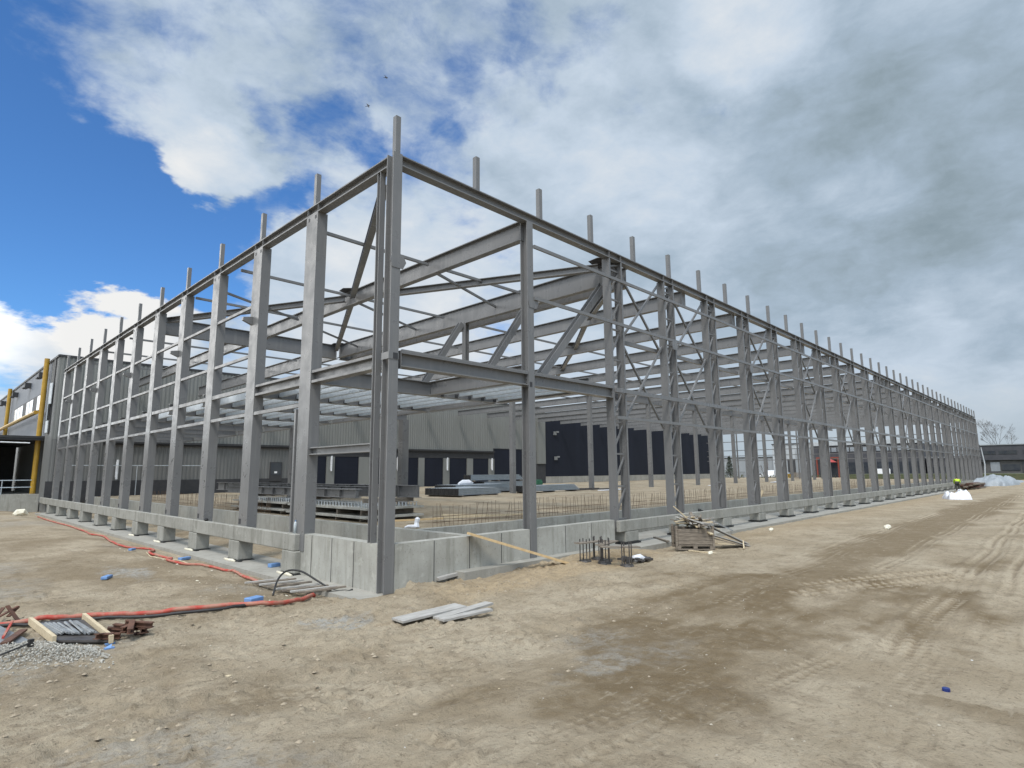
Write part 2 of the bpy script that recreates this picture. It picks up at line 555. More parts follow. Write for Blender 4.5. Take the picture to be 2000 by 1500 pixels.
def gh(x, y):
    """smooth height of the yard outside the building"""
    g = 0.12*ss(1, 6, x) + .08*ss(8, 20, x) - .04
    g = g - .19*ss(-2.4, -.5, x)*ss(-1.2, 1.5, y)*(x < .3)
    r2 = (x+7.37)**2 + (y+10.95)**2
    g = g + .09*np.exp(-((x-7.2)/2.2)**2)*ss(-1.8, -.5, y)*(y < .3)
    g = g - .13*ss(7.5, 10, x)*ss(-2.6, -.9, y)*(y < .3)
    return g + .5*np.exp(-r2/36.)


rs = np.random.RandomState(3)


def vnoise(x, y, seed=0):
    r = np.random.RandomState(seed)
    tab = r.rand(256, 256)
    xi, yi = np.floor(x).astype(int), np.floor(y).astype(int)
    fx, fy = x-xi, y-yi
    fx, fy = fx*fx*(3-2*fx), fy*fy*(3-2*fy)
    a = tab[xi % 256, yi % 256]; c = tab[(xi+1) % 256, yi % 256]
    e2 = tab[xi % 256, (yi+1) % 256]; g = tab[(xi+1) % 256, (yi+1) % 256]
    return (a*(1-fx)+c*fx)*(1-fy) + (e2*(1-fx)+g*fx)*fy - .5


def fbm(x, y, s, octs=4, seed=0, gain=.5):
    t, a, f = 0, 1, s
    for k in range(octs):
        t = t + a*vnoise(x*f+k*17.3, y*f-k*9.1, seed+k)
        a *= gain
        f *= 2.03
    return t


def axis(lo, hi, c0, c1, step, grow, extra=()):
    v = list(np.arange(c0, c1, step))
    s, x = step, c1
    while x < hi:
        v.append(x)
        s = min(s*grow, 60)
        x += s
    v.append(hi)
    s, x = step, c0
    while x > lo:
        s = min(s*grow, 60)
        x -= s
        v.append(max(x, lo))
    v += list(extra)
    return np.array(sorted(set(np.round(v, 4))))


gx = axis(-900, 2600, -8.0, 9.0, .05, 1.026, (2.60, 2.68, .3))
gy = axis(-1400, 1600, -10.6, 2.4, .05, 1.030, (2.46, 2.54, 43.2, 43.3))
X, Y = np.meshgrid(gx, gy)
Z = gh(X, Y)
inside = (X > 2.64) & (Y > 2.5) & (Y < 43.25) & (X < 104.5)
pit = (X > .05) & (Y > .05) & (Y < 43.25) & (X < 104.5) & ~inside
wet0 = np.exp(-(((X-3.2)/7.2)**2 + ((Y+6.8)/1.75)**2)**1.3)
wn = fbm(X, Y, .55, 5, 40)
wet = ss(.22, .72, wet0 + wn*.85 + .25*fbm(X*.5, Y*2.2, .9, 4, 44))*(1-.6*ss(.16, .40, fbm(X*.6, Y*1.6, .8, 4, 47)))
wet = np.maximum(wet, .80*ss(.38, .72, np.exp(-((X-30)/40)**2 - ((Y+6.3)/1.5)**2) + wn*.45))
# a damp band running to the upper left of the road and darker patches on the left
wet = np.maximum(wet, .55*ss(.42, .75, np.exp(-((X+4.2)/1.7)**2 - ((Y-8.5)/5)**2) + fbm(X, Y, .9, 5, 60)*.8))
wet = np.maximum(wet, .55*ss(.05, .5, fbm(X, Y, .5, 5, 64) + .35*np.exp(-((X+3)/3)**2 - ((Y-5)/7)**2))*(X < .5))
wet = np.maximum(wet, .65*ss(.40, .8, np.exp(-((X+4.6)/1.0)**2 - ((Y+4.3)/.6)**2) + fbm(X, Y, 1.4, 5, 61)*.9))
grey = ss(.45, .8, np.exp(-((X+2.1)/.75)**2 - ((Y+1.75)/.8)**2) + fbm(X, Y, 1.7, 5, 70)*.75)
grey = np.maximum(grey, .9*ss(.45, .8, np.exp(-((X+3.0)/.5)**2 - ((Y-7.0)/1.6)**2) + fbm(X, Y, 1.5, 5, 71)*.7))
grey = np.maximum(grey, .55*ss(.12, .42, fbm(X, Y, .35, 5, 72))*(X < 1))
grey = np.maximum(grey, .6*ss(.5, .9, np.exp(-((X+1.2)/1.6)**2 - ((Y+6.3)/.5)**2) + fbm(X, Y, 2.3, 5, 73)*.8))
yel = ss(.35, .8, np.exp(-((X-5)/6)**2 - ((Y+1.4)/1.3)**2) + fbm(X, Y, .8, 4, 80)*.5)
yel = np.maximum(yel, .8*ss(.3, .8, np.exp(-((X-1.8)/2.0)**2 - ((Y+.9)/.9)**2) + fbm(X, Y, 1.2, 4, 81)*.6))
yel = np.maximum(yel, .6*np.exp(-((Y+1.8)/1.5)**2)*ss(8, 14, X))
# relief: clods, footprints and ripples
road = ss(-4.6, -5.6, Y - .12*(X-2)) * ss(-3.5, -1.5, X + Y*.2 + 1.5)
rough = 1 - .72*np.clip(np.maximum(road, wet*.9), 0, 1)
near = np.exp(-np.maximum(np.hypot(X+4, Y+5)-9, 0)/16)
h1 = fbm(X, Y, .35, 4, 10)*.07
h2 = fbm(X, Y, 1.5, 5, 20, .5)*.05 + yel*fbm(X, Y, 2.0, 4, 22)*.06
rid = np.abs(fbm(X+.25*fbm(X, Y, 2.2, 3, 5), Y, 2.6, 5, 30, .6))
h3 = (.28 - rid)*.07*(.3 + ss(-.15, .2, fbm(X, Y, .6, 3, 37)))
lump = np.clip(fbm(X, Y, 8.0, 3, 33, .6) - .12, 0, 1)*.12*ss(-.12, .22, fbm(X, Y, .7, 4, 36))
fine = fbm(X, Y, 8.5, 2, 35, .6)*.016
Zr = (h1 + (h2 + h3*1.2 + lump + fine)*rough + fine*.25)*near


TRK = np.full_like(X, .5)


def track(Zr, xa, ya, xb, yb, w, depth, pitch, seed, fade=1.0):
    """tyre track with tread bars pressed between two points"""
    L = math.hypot(xb-xa, yb-ya)
    tx, ty = (xb-xa)/L, (yb-ya)/L
    u = (X-xa)*tx + (Y-ya)*ty
    v = -(X-xa)*ty + (Y-ya)*tx
    v = v + .05*np.sin(u*.9+seed)
    msk = ss(w/2+.05, w/2-.03, np.abs(v)) * ss(0, .5, u) * ss(L, L-.5, u)
    msk = msk*(.35 + .65*ss(-.25, .1, fbm(X, Y, .8, 3, seed)))*fade
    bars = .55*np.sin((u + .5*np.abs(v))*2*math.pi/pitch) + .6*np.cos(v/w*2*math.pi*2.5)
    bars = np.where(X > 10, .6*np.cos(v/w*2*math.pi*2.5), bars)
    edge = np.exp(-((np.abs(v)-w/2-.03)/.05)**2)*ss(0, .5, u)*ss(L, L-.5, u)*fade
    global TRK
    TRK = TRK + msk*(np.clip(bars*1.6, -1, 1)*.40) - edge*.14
    return Zr*(1-.6*msk) + msk*(-depth + depth*.75*np.clip(bars*2, -1, 1)) + edge*depth*.9


for a in ((-7.2, -3.6, -.5, -5.6, .28, .012, .5, 21, .6), (-7.4, -1.6, -3.0, -4.4, .28, .012, .5, 22, .6), (8.5, -7.2, 90, -6.6, .5, .02, .4, 23, .9), (9.0, -5.2, 60, -5.6, .5, .02, .4, 24, .8), (-4.6, -7.85, 1.6, -8.35, .40, .020, .17, 1, 1), (-4.4, -7.30, 1.2, -7.75, .30, .012, .17, 2, .7), (1.8, -8.9, 40, -8.6, .55, .034, .2, 3, 1), (3.5, -9.75, 40, -9.4, .55, .032, .2, 4, 1),
          (4.6, -6.6, 9.4, -8.9, .55, .034, .24, 5, 1), (5.6, -6.5, 10.4, -8.7, .55, .034, .24, 15, 1), (-7.5, -4.2, -1.5, -6.6, .34, .016, .16, 6, .8), (-7.6, -2.9, -2.2, -5.6, .34, .014, .16, 7, .8), (3.0, -5.9, 30, -5.1, .5, .014, .19, 8, .6), (-2.5, -9.5, 3.5, -9.1, .4, .014, .18, 9, .6)):
    Zr = track(Zr, *a)
Zr = Zr*(1 - .85*((X > -.7) & (X < .6) & (Y > -.5)))
Z = Z + Zr
Z = np.where(inside, .88 + fbm(X, Y, .5, 4, 50)*.08, Z)
Z = np.where(pit, -.14 + fbm(X, Y, 1.2, 4, 51)*.05, Z)
Z = np.where((X > .3) & (X < 1.6) & (Y > 3.5) & (Y < 43), -.135, Z)
ny, nx = X.shape
co = np.stack([X, Y, Z], -1).reshape(-1, 3)
idx = np.arange(nx*ny).reshape(ny, nx)
quads = np.stack([idx[:-1, :-1], idx[:-1, 1:], idx[1:, 1:], idx[1:, :-1]], -1).reshape(-1, 4)
me = bpy.data.meshes.new('ground')
me.vertices.add(len(co)); me.loops.add(len(quads)*4); me.polygons.add(len(quads))
me.vertices.foreach_set('co', co.ravel())
me.loops.foreach_set('vertex_index', quads.ravel().astype(np.int32))
me.polygons.foreach_set('loop_start', np.arange(0, len(quads)*4, 4, dtype=np.int32))
me.polygons.foreach_set('use_smooth', np.ones(len(quads), bool))
me.update(calc_edges=True)
at = me.attributes.new('soil', 'FLOAT_COLOR', 'POINT')
at.data.foreach_set('color', np.stack([wet, grey, yel, np.clip(TRK, 0, 1)], -1).reshape(-1).astype(np.float32))
gm = bpy.data.materials.new('sandy_soil')
gm.use_nodes = True
q = NB(gm.node_tree)
pr = gm.node_tree.nodes['Principled BSDF']
pr.inputs['Roughness'].default_value = 0.95
pr.inputs['Specular IOR Level'].default_value = 0.15
pos = q.n('ShaderNodeNewGeometry').outputs['Position']
an = q.n('ShaderNodeAttribute', attribute_name='soil')
sp3 = q.n('ShaderNodeSeparateColor')
gm.node_tree.links.new(an.outputs['Color'], sp3.inputs[0])
base = q.mix(q.ramp(q.noise(pos, .45, 7, .62, .3), .36, .64), (.388, .328, .240), (.300, .245, .170))
base = q.mix(q.m('MULTIPLY', q.ramp(q.noise(pos, 1.7, 8, .7, .5), .50, .64), .50), base, (0.225, 0.178, 0.122))
base = q.mix(q.m('MULTIPLY', sp3.outputs[2], .75), base, (0.385, 0.295, 0.185))
base = q.mix(q.m('MULTIPLY', sp3.outputs[0], q.ramp(q.noise(pos, 3.5, 6, .65), .28, .58, .62, .98)), base, (0.158, 0.116, 0.067))
base = q.mix(q.m('MULTIPLY', sp3.outputs[1], q.ramp(q.noise(pos, 5, 7, .72), .40, .58, .1, .9)), base, (0.318, 0.310, 0.283))
base = q.mix(q.m('MULTIPLY', q.ramp(q.noise(pos, 8, 6, .72, .5), .56, .64), .50), base, (0.142, 0.109, 0.072))  # dark damp crumbs, also painting the shade of crevices between clods
base = q.mix(q.m('MULTIPLY', q.ramp(q.noise(pos, 24, 4, .7), .57, .66), .55), base, (0.129, 0.100, 0.070))  # finer damp specks, again with crevice shade put into the colour
base = q.mix(q.m('MULTIPLY', q.ramp(q.noise(pos, 14, 5, .7), .62, .70), .35), base, (0.447, 0.399, 0.320))
base = q.mix(q.ramp(an.outputs['Alpha'], .5, .9, 0, .65), base, (0.390, 0.330, 0.242))  # dry tread ridges paler, relief of the track put into the colour
base = q.mix(q.ramp(an.outputs['Alpha'], .5, .1, 0, .6), base, (0.172, 0.132, 0.089))  # damp tread grooves darker, groove shade painted in as well
mpn = q.n('ShaderNodeMapping')
gm.node_tree.links.new(pos, mpn.inputs[0])
mpn.inputs['Rotation'].default_value = (0, 0, .75)
mpn.inputs['Scale'].default_value = (1.0, 3.2, 1.0)
base = q.mix(q.m('MULTIPLY', q.ramp(q.noise(mpn.outputs[0], 1.5, 8, .7, .6), .50, .66), .42), base, (0.185, 0.146, 0.100))
base = q.mix(q.m('MULTIPLY', q.ramp(q.noise(mpn.outputs[0], 2.6, 8, .7, .6), .56, .70), .45), base, (0.400, 0.350, 0.268))
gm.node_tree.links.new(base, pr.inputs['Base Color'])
bp = q.n('ShaderNodeBump')
bp.inputs['Strength'].default_value = 1.0
bp.inputs['Distance'].default_value = 0.045
hh = q.m('ADD', q.noise(pos, 9, 7, .68, .3), q.m('MULTIPLY', q.noise(pos, 38, 4, .7), .5))
gm.node_tree.links.new(hh, bp.inputs['Height'])
gm.node_tree.links.new(bp.outputs[0], pr.inputs['Normal'])
me.materials.append(gm)
ground = bpy.data.objects.new('ground', me)
col.objects.link(ground)
ground['kind'] = 'structure'


def ghz(x, y):
    """actual ground height incl. relief (nearest grid vertex)"""
    i = int(np.clip(np.searchsorted(gx, x), 1, nx-1)); j = int(np.clip(np.searchsorted(gy, y), 1, ny-1))
    i = i-1 if abs(gx[i-1]-x) < abs(gx[i]-x) else i
    j = j-1 if abs(gy[j-1]-y) < abs(gy[j]-y) else j
    return float(Z[j, i])

# ------------------------------------------------------------------ steel frame
ZT = 10.0          # top of the eaves beams
LEN = 103.9        # length of the long side
DEP = 41.2         # depth of the short side
FR = empty('steel_hall', (0, 0, 0), 'grey painted steel frame of a large unfinished hall, open bays without walls or roof', 'steel frame')
S = M['steel']

# --- short side (along Y): square tube columns
c1 = MB().box(0, .30, -.32, .32, .472, ZT-.272).build('column', S, FR)
c1.location = (0, 4.03, 0)
for yy in (-.25, .13):
    MB().box(-.004, .02, yy, yy+.08, 9.56, 9.66).build('bolt_opening', M['hole'], c1)
MB().box(-.004, .02, .12, .29, .94, 1.10).build('foot_opening', M['hole'], c1)
for k in range(1, 11):
    c = copy_tree(c1, FR)
    c.location = (0, 4.03+3.66*k, 0)
MB().ibeam((.085, .665, .915), (.085, .665, ZT-.272), .15, .14, .02, .018, (0, 1, 0)).build('column', S, FR)
# corner column and first column of the long side (I-sections)
MB().ibeam((.10, .14, -.1), (.10, .14, ZT+.02), .25, .28, .025, .018, (0, 1, 0)).build('corner_column', S, FR)
MB().ibeam((4.745, .14, -.1), (4.745, .14, ZT-.272), .25, .28, .025, .018, (0, 1, 0)).build('column', S, FR)


# --- long side: laced columns
def lattice():
    o = bpy.data.objects.new('laced_column', None)
    col.objects.link(o)
    o.parent = FR
    KIDS.setdefault(FR.name, []).append(o)
    for x in (.0, .70):
        m = MB()
        p_, q_ = (x+.04, .16, ZT-.272), (x+.04, .16, .53)
        m.channel(*((p_, q_) if x < .1 else (q_, p_)), .08, .30, .014, (0, 1, 0))
        m.build('chord', S, o)
    m = MB()
    z, k = .9, 0
    while z < 9.4:
        m.bar((.082, .15, z), (.698, .15, z), .055, .055)
        zz = min(z+1.02, 9.68)
        m.bar((.085, .15, z+.10), (.695, .15, zz-.05), .05, .05, (0, 1, 0))
        z += 1.06
    m.build('lacing', S, o)
    return o


LX0, LP = 8.79, 3.655
lc = lattice()
lc.location = (LX0, 0, 0)
for k in range(1, 26):
    c = copy_tree(lc, FR)
    c.location = (LX0+LP*k, 0, 0)
MB().box(LEN-.25, LEN, 0, .3, .1, ZT-.272).build('corner_column', S, FR)

# --- eaves beams and the posts standing on them
MB().ibeam((.232, .125, ZT-.135), (LEN, .125, ZT-.135), .25, .27, .03, .014).build('eaves_beam', S, FR)
MB().ibeam((.125, .29, ZT-.135), (.125, DEP, ZT-.135), .25, .27, .03, .014).build('eaves_beam', S, FR)
MB().ibeam((LEN-.12, .26, ZT-.135), (LEN-.12, 43, ZT-.135), .25, .27, .03, .014).build('eaves_beam', S, FR)
post = MB()
post.box(-.068, .068, -.068, .068, 0, 1.0)
post.add([(-.068, -.068, 1.0), (.068, -.068, 1.0), (.068, .068, 1.0), (-.068, .068, 1.0), (0, 0, 1.02)], [(0, 1, 4), (1, 2, 4), (2, 3, 4), (3, 0, 4)])
p0 = post.build('roof_post', S, FR)
p0.location = (.14, .14, ZT+.021)
for k in range(1, 41):
    c = copy_tree(p0, FR)
    c.location = (.14+2.594*k, .13, ZT+.001)
for k in range(11):
    c = copy_tree(p0, FR)
    c.location = (.13, 4.05+3.66*k, ZT+.001)
# stiffeners of the eaves beams over the columns
st = MB().box(-.006, .006, .004, .112, ZT-.238, ZT-.032).build('stiffener_plate', S, FR)
sp_ = [(LX0+LP*k+dx, 0, 0) for k in range(26) for dx in (.04, .74)] + [(0, 4.03+3.66*k+dy, 1) for k in range(11) for dy in (-.3, .3)]
for n, (x, y, w) in enumerate(sp_):
    c = st if n == 0 else copy_tree(st, FR)
    c.location = (x, y, 0)
    if w:
        c.rotation_euler = (0, 0, -math.pi/2)
        c.location = (0, y, 0)
# --- floor beams at mezzanine height and wall rails
fb = [((.31, .14, 5.03), (4.615, .14, 5.03)), ((4.875, .14, 5.03), (8.79, .14, 5.03))]
for p, q2 in fb:
    MB().ibeam(p, q2, .27, .34, .03, .016).build('floor_beam', S, FR)
    MB().box(p[0]+.02, q2[0]-.02, .004, .05, 5.203, 5.263).build('edge_angle', S, FR)
for y0, y1 in ((.76, 3.705), (4.355, 7.365)):
    MB().ibeam((.15, y0, 5.03), (.15, y1, 5.03), .27, .34, .07, .016).build('floor_beam', S, FR)
MB().ibeam((.15, .76, 3.04), (.15, 3.705, 3.04), .22, .20, .03, .016).build('dock_lintel', S, FR)
MB().box(-.03, .12, 4.42, 4.50, .92, 4.20).build('dock_stop', S, FR)


def rails(side, z, h, first, last, wid=.09):
    for k in range(first, last):
        m = MB()
        if side == 'short':
            a, c = 4.03+3.66*k+.323, 4.03+3.66*(k+1)-.323
            m.box(.012, .012+wid, a, c, z-h, z)
        else:
            a, c = LX0+LP*k, LX0+LP*(k+1)
            m.box(a+.79, c-.015, -.045, .0-.003+.05, z-h, z)
        m.build('wall_rail', S, FR)


for z, h in ((7.90, .09), (6.25, .09), (5.20, .13), (4.36, .10)):
    rails('short', z, h, 1, 10)
rails('short', 4.36, .10, 0, 1)
# the long side carries continuous rails on the outside of the columns
for z, h in ((9.05, .10), (7.48, .10), (5.20, .14), (4.26, .10)):
    x0 = 4.87 if z > 6 else 8.87
    y0 = -.062 if z > 6 else -.064
    MB().box(x0, LEN-.25, y0, y0+.06, z-h, z).build('long_rail', S, FR)

# bent bracket plates on some columns
br = MB()
br.add([(-.30, .02, 0), (0, .02, -.12), (0, .02, .16), (-.30, .02, .10), (-.30, -.10, 0), (0, -.10, -.12), (0, -.10, .16), (-.30, -.10, .10)],
       [(0, 1, 2, 3), (7, 6, 5, 4), (0, 4, 5, 1), (1, 5, 6, 2), (2, 6, 7, 3), (3, 7, 4, 0)])
b0 = br.build('bracket', S, FR)
b0.location = (-.006, 4.03+3.66+.2, 7.32)
for k in (3, 5, 7, 9):
    c = copy_tree(b0, FR)
    c.location = (-.006, 4.03+3.66*k+.2, 7.32)
hx = MB()
hx.prism([(-.15, -.17), (.15, -.17), (.24, 0), (.15, .17), (-.15, .17), (-.2, 0)], (0, -.012, 0), (0, .0, 0))
h0 = hx.build('cleat_plate', S, FR)
for x, z in ((.14, 7.33), (4.83, 7.30), (12.95, 7.25), (20.3, 7.2)):
    c = h0 if x == .14 else copy_tree(h0, FR)
    c.location = (x, -.004 if x < 9 else -.065, z)
MB().box(-.028, .222, -.012, .10, 5.0, 5.16).box(-.045, -.028, -.012, .28, 5.0, 5.16).build('splice_plate', S, FR)
bolt = MB()
bolt.box(.07, .20, -.016, -.0125, 5.01, 5.15)
bolt.box(4.66, 4.76, -.006, -.001, 4.82, 4.96)
bolt.build('bolt_plate', M['hole'], FR)

for x in (.312, 4.597, 4.876, 8.772):
    MB().box(x, x+.016, .02, .26, 4.82, 5.24).build('end_plate', S, FR)
bh = MB().tube([(-.018, 0, 0), (.03, 0, 0)], .014, 6).build('bolt_head', M['darksteel'], FR)
bspots = [(x, y, z) for x in (.335, 4.585, 4.90, 8.76) for y in (.06, .22) for z in (4.92, 5.02, 5.12)]
for n, (x, y, z) in enumerate(bspots):
    c = bh if n == 0 else copy_tree(bh, FR)
    c.location = (x, y, z)
for k in range(0, 12, 2):
    MB().box(LX0+LP*k+.09, LX0+LP*k+.24, -.004, .01, 4.80, 5.0).box(LX0+LP*k+.10, LX0+LP*k+.20, -.03, -.004, 4.86, 4.94).build('connection_plate', M['hole'], FR)

# --- roof: rafters along Y, girder along X, plan bracing
GY = 19.6
RX = [4.75+4.855*k for k in range(21)]
for k, x in enumerate(RX):
    hgt = .76 if k == 1 else .59
    ztop = 9.83
    zz = ztop-hgt/2
    ys = .29 if k == 0 else -.0
    ye = 42.8
    MB().ibeam((x, max(ys, .26), zz), (x, GY-.14, zz), .24, hgt, .028, .016).build('rafter', S, FR)
    if x < LEN-2:
        MB().ibeam((x, GY+.14, zz), (x, ye, zz), .24, hgt, .028, .016).build('rafter', S, FR)
    MB().box(x-.15, x+.15, .236, .259, zz-hgt/2-.04, zz+hgt/2-.005).build('end_plate', S, FR)
MB().ibeam((10.35, .35, 9.44), (10.35, GY-.15, 9.44), .24, .76, .028, .016).build('rafter', S, FR)
for k in range(11):
    xa = .29 if k == 0 else RX[2*k-1]+.13
    xb = RX[2*k+1]-.13 if 2*k+1 < 21 else LEN-.3
    MB().ibeam((xa, GY, 9.42), (xb, GY, 9.42), .26, .80, .03, .016).build('girder', S, FR)
# light tie members between the rafters
tie = MB()
T = []
for y in (4.65, 9.75, 14.4, 24.5, 29.4, 34.3):
    for k in range(0, 20):
        if k > 6 and y not in (9.75, 24.5):
            continue
        a = .26 if k == 0 else RX[k-1]+.13
        c = RX[k]-.13
        T.append(((a, y, 9.60), (c, y, 9.60)))
for p, q2 in T[:95]:
    MB().bar(p, q2, .09, .09).build('roof_tie', S, FR)


def brace(name, pts, w, h, z=9.55):
    for (xa, ya), (xb, yb) in zip(pts[:-1], pts[1:]):
        MB().ibeam((xa, ya, z), (xb, yb, z), w, h, .02, .012).build(name, S, FR)


brace('plan_brace', [(.35, .95), (4.58, 9.55)], .20, .20)
brace('plan_brace', [(4.92, 10.15), (9.40, 19.4)], .20, .20)
brace('plan_brace', [(9.0, .62), (4.95, 9.35)], .22, .24)
brace('plan_brace', [(4.58, 10.15), (.50, 18.9)], .22, .24)
brace('plan_brace', [(10.5, .8), (14.3, 5.0)], .20, .20)
brace('plan_brace', [(14.6, 5.3), (19.15, 9.6)], .20, .20)
brace('plan_brace', [(19.4, 9.9), (28.8, 19.4)], .20, .20)
for pq in (((4.9, 4.75), (10.1, 6.6)), ((4.9, 9.9), (10.1, 12.3)), ((4.9, 14.6), (10.1, 17.8)), ((.4, 12.2), (4.6, 14.3))):
    (xa, ya), (xb, yb) = pq
    MB().bar((xa, ya, 9.46), (xb, yb, 9.46), .08, .08).build('diagonal_rod', S, FR)
for x, y in ((4.75, 9.85), (9.6, 19.3), (19.3, 9.75), (24.2, 14.7), (9.3, .6)):
    MB().prism([(-.45, -.30), (.15, -.48), (.5, -.1), (.42, .35), (-.1, .48), (-.5, .2)], (x, y, 9.84), (x, y, 9.856), (0, 1, 0)).build('gusset_plate', M['darksteel'], FR)

# knee struts from the second rafter down to the mezzanine and one hanger
for y, xb, zb in ((.72, 5.95, 5.38), (4.42, 6.75, 5.5), (8.45, 6.95, 5.5)):
    MB().ibeam((9.42, y, 9.05), (xb, y, zb), .24, .22, .022, .014, (0, 1, 0)).build('knee_strut', S, FR)
MB().ibeam((9.6, 8.35, 5.45), (9.6, 8.35, 9.06), .22, .22, .02, .014, (1, 0, 0)).build('hanger', S, FR)

# --- mezzanine: main beams along X and Y, galvanised joists, columns
MY = [4.62, 8.74, 12.84, 16.95, 21.05, 25.15, 29.25, 33.35, 37.45, 41.4]
for i, y in enumerate(MY):
    MB().ibeam((.31, y, 5.23), (7.72, y, 5.23), .24, .46, .025, .016).build('mezzanine_beam', S, FR)
    if i:
        MB().ibeam((7.85, MY[i-1]+.13, 5.23), (7.85, y-.13, 5.23), .24, .46, .025, .016).build('mezzanine_beam', S, FR)
MB().ibeam((7.85, .29, 5.23), (7.85, 4.49, 5.23), .24, .46, .025, .016).build('mezzanine_beam', S, FR)
MB().ibeam((4.68, .29, 5.23), (4.68, 4.49, 5.23), .24, .46, .025, .016).build('mezzanine_beam', S, FR)
MB().ibeam((7.98, 12.84, 5.23), (9.7, 12.84, 5.23), .24, .46, .025, .016).build('mezzanine_beam', S, FR)
jd = MB().channel((0, 0, 0), (0, 3.78, 0), .09, .24, .006)
j0 = jd.build('floor_joist', M['galv'], FR)
spots = [(5.15+.62*k, .48, 3.92) for k in range(5)]
for i in range(4):
    spots += [(.75+.62*k, MY[i]+.14, 3.82) for k in range(11)]
for n, (x, y, L) in enumerate(spots[:100]):
    c = j0 if n == 0 else copy_tree(j0, FR)
    c.location = (x, y, 5.16)
cb = MB().box(0, .12, 0, .035, 5.02, 5.13).build('joist_cleat', M['hole'], FR)
cs = [(.70+.62*k, MY[i+1]-.16) for i in range(4) for k in range(11)] + [(5.10+.62*k, 4.46) for k in range(5)]
for n, (x, y) in enumerate(cs):
    c = cb if n == 0 else copy_tree(cb, FR)
    c.location = (x, y, 0)
# interior columns
MB().box(9.1, 9.46, 12.3, 12.66, .86, 4.995).build('mezzanine_column', S, FR)
MB().box(7.7, 8.0, 20.9, 21.2, .86, 4.995).build('mezzanine_column', S, FR)
MB().box(7.7, 8.0, 33.2, 33.5, .86, 4.995).build('mezzanine_column', S, FR)
for k in range(0, 8):
    x = 24.2+9.71*k
    MB().box(x-.17, x+.17, GY-.17, GY+.17, .86, 9.015).build('interior_column', S, FR)
# far end wall: thin columns and rails
for k in range(1, 12):
    MB().box(LEN-.2, LEN, 3.66*k-.1, 3.66*k+.1, .6, ZT-.272).build('end_column', S, FR)
for z in (4.3, 5.2, 6.25, 7.9):
    MB().box(LEN+.003, LEN+.07, .3, 42.8, z-.12, z).build('end_rail', S, FR)

# --- X bracing of the long side, two storeys in the braced bays
for k in (0, 1, 3, 5, 7, 9, 12):
    xa, xb = LX0+LP*k+.78, LX0+LP*(k+1)-.01
    for z0, z1 in ((7.35, 9.68), (4.20, 7.2)):
        zz0, zz1 = (4.05, 7.15) if z0 < 5 else (6.95, 9.68)
        MB().bar((xa, .2, zz0), (xb, .2, zz1), .07, .07).build('cross_brace', S, FR)
        MB().bar((xa, .285, zz1), (xb, .285, zz0), .07, .07).build('cross_brace', S, FR)
# longitudinal inner beams along the long side at brace height
for z in (7.0,):
    for k in range(0, 25):
        xa, xb = LX0+LP*k+.78, LX0+LP*(k+1)-.01
        MB().bar((xa, .42, z), (xb, .42, z), .10, .14).build('inner_rail', S, FR)

# ------------------------------------------------------------------ concrete works
def wall_panels(m, x0, x1, y0, y1, z0, z1, n, along):
    for i in range(n):
        if along == 'x':
            a, c = x0+(x1-x0)*i/n, x0+(x1-x0)*(i+1)/n
            m.box(a+.006, c-.006, y0, y1, z0, z1)
        else:
            a, c = y0+(y1-y0)*i/n, y0+(y1-y0)*(i+1)/n
            m.box(x0, x1, a+.006, c-.006, z0, z1)
    if along == 'x':
        m.box(x0+.01, x1-.01, y0+.03, y1-.03, z0+.01, z1-.02)
    else:
        m.box(x0+.03, x1-.03, y0+.01, y1-.01, z0+.01, z1-.02)


rw = empty('retaining_wall', (0, 0, 0), 'low smooth concrete corner wall around the foot of the corner column', 'concrete wall')
m = MB(); wall_panels(m, .02, .30, .30, 4.30, -.3, .912, 4, 'y'); m.build('wall', M['conc'], rw)
m = MB(); wall_panels(m, .24, 4.61, .02, .30, -.3, .912, 4, 'x'); m.box(4.60, 4.89, .29, .315, -.3, .90); wall_panels(m, 4.88, 8.62, .02, .30, -.3, .912, 3, 'x'); m.build('wall', M['conc'], rw)
for i in (1, 2, 3):
    MB().box(.012, .018, .30+i*1.0-.006, .30+i*1.0+.006, -.2, .90).build('panel_joint', M['hole'], rw)
    MB().box(.24+i*4.37/4-.006, .24+i*4.37/4+.006, .012, .018, -.2, .90).build('panel_joint', M['hole'], rw)
for i in (1, 2):
    MB().box(4.88+i*3.74/3-.006, 4.88+i*3.74/3+.006, .012, .018, -.2, .90).build('panel_joint', M['hole'], rw)
MB().box(1.95, 8.62, -.34, .015, -.4, .15).build('footing', M['conc_light'], rw)
iw = empty('pit_wall', (2.5, 2.4, 0), 'long low concrete wall inside the frame, behind the corner pit, with rebar above it', 'concrete wall')
iw.location = (0, 0, 0)
m = MB(); wall_panels(m, 2.48, 2.72, .305, 42.9, -.3, .905, 30, 'y'); m.build('wall', M['conc'], iw)
m = MB(); wall_panels(m, 2.73, 100.0, 2.38, 2.62, -.3, .903, 66, 'x'); m.build('wall', M['conc'], iw)
slab1 = MB().box(-.62, .9, -.25, 42.3, -.45, -.115).build('foundation_slab', M['conc_light'])
tag(slab1, 'pale concrete foundation strip under the plinth blocks of the short side', 'concrete slab')
slab2 = MB().box(8.63, 80, -.85, 1.6, -.3, .125).build('foundation_slab', M['conc_light'])
tag(slab2, 'pale concrete foundation strip under the plinth blocks of the long side', 'concrete slab')

# plinth beams on pedestals: one per bay
def pedestal(name, w, d, h, pad, label, loc, group):
    o = empty(name, loc, label, 'concrete block', group)
    m = MB().box(-w/2, w/2, 0, d, pad, h)
    m.build('block', M['conc_mid'], o, bevel=.025)
    MB().box(-w/2-.05, w/2+.05, -.04, d+.04, 0, pad).build('rubber_pad', M['black'], o)
    return o


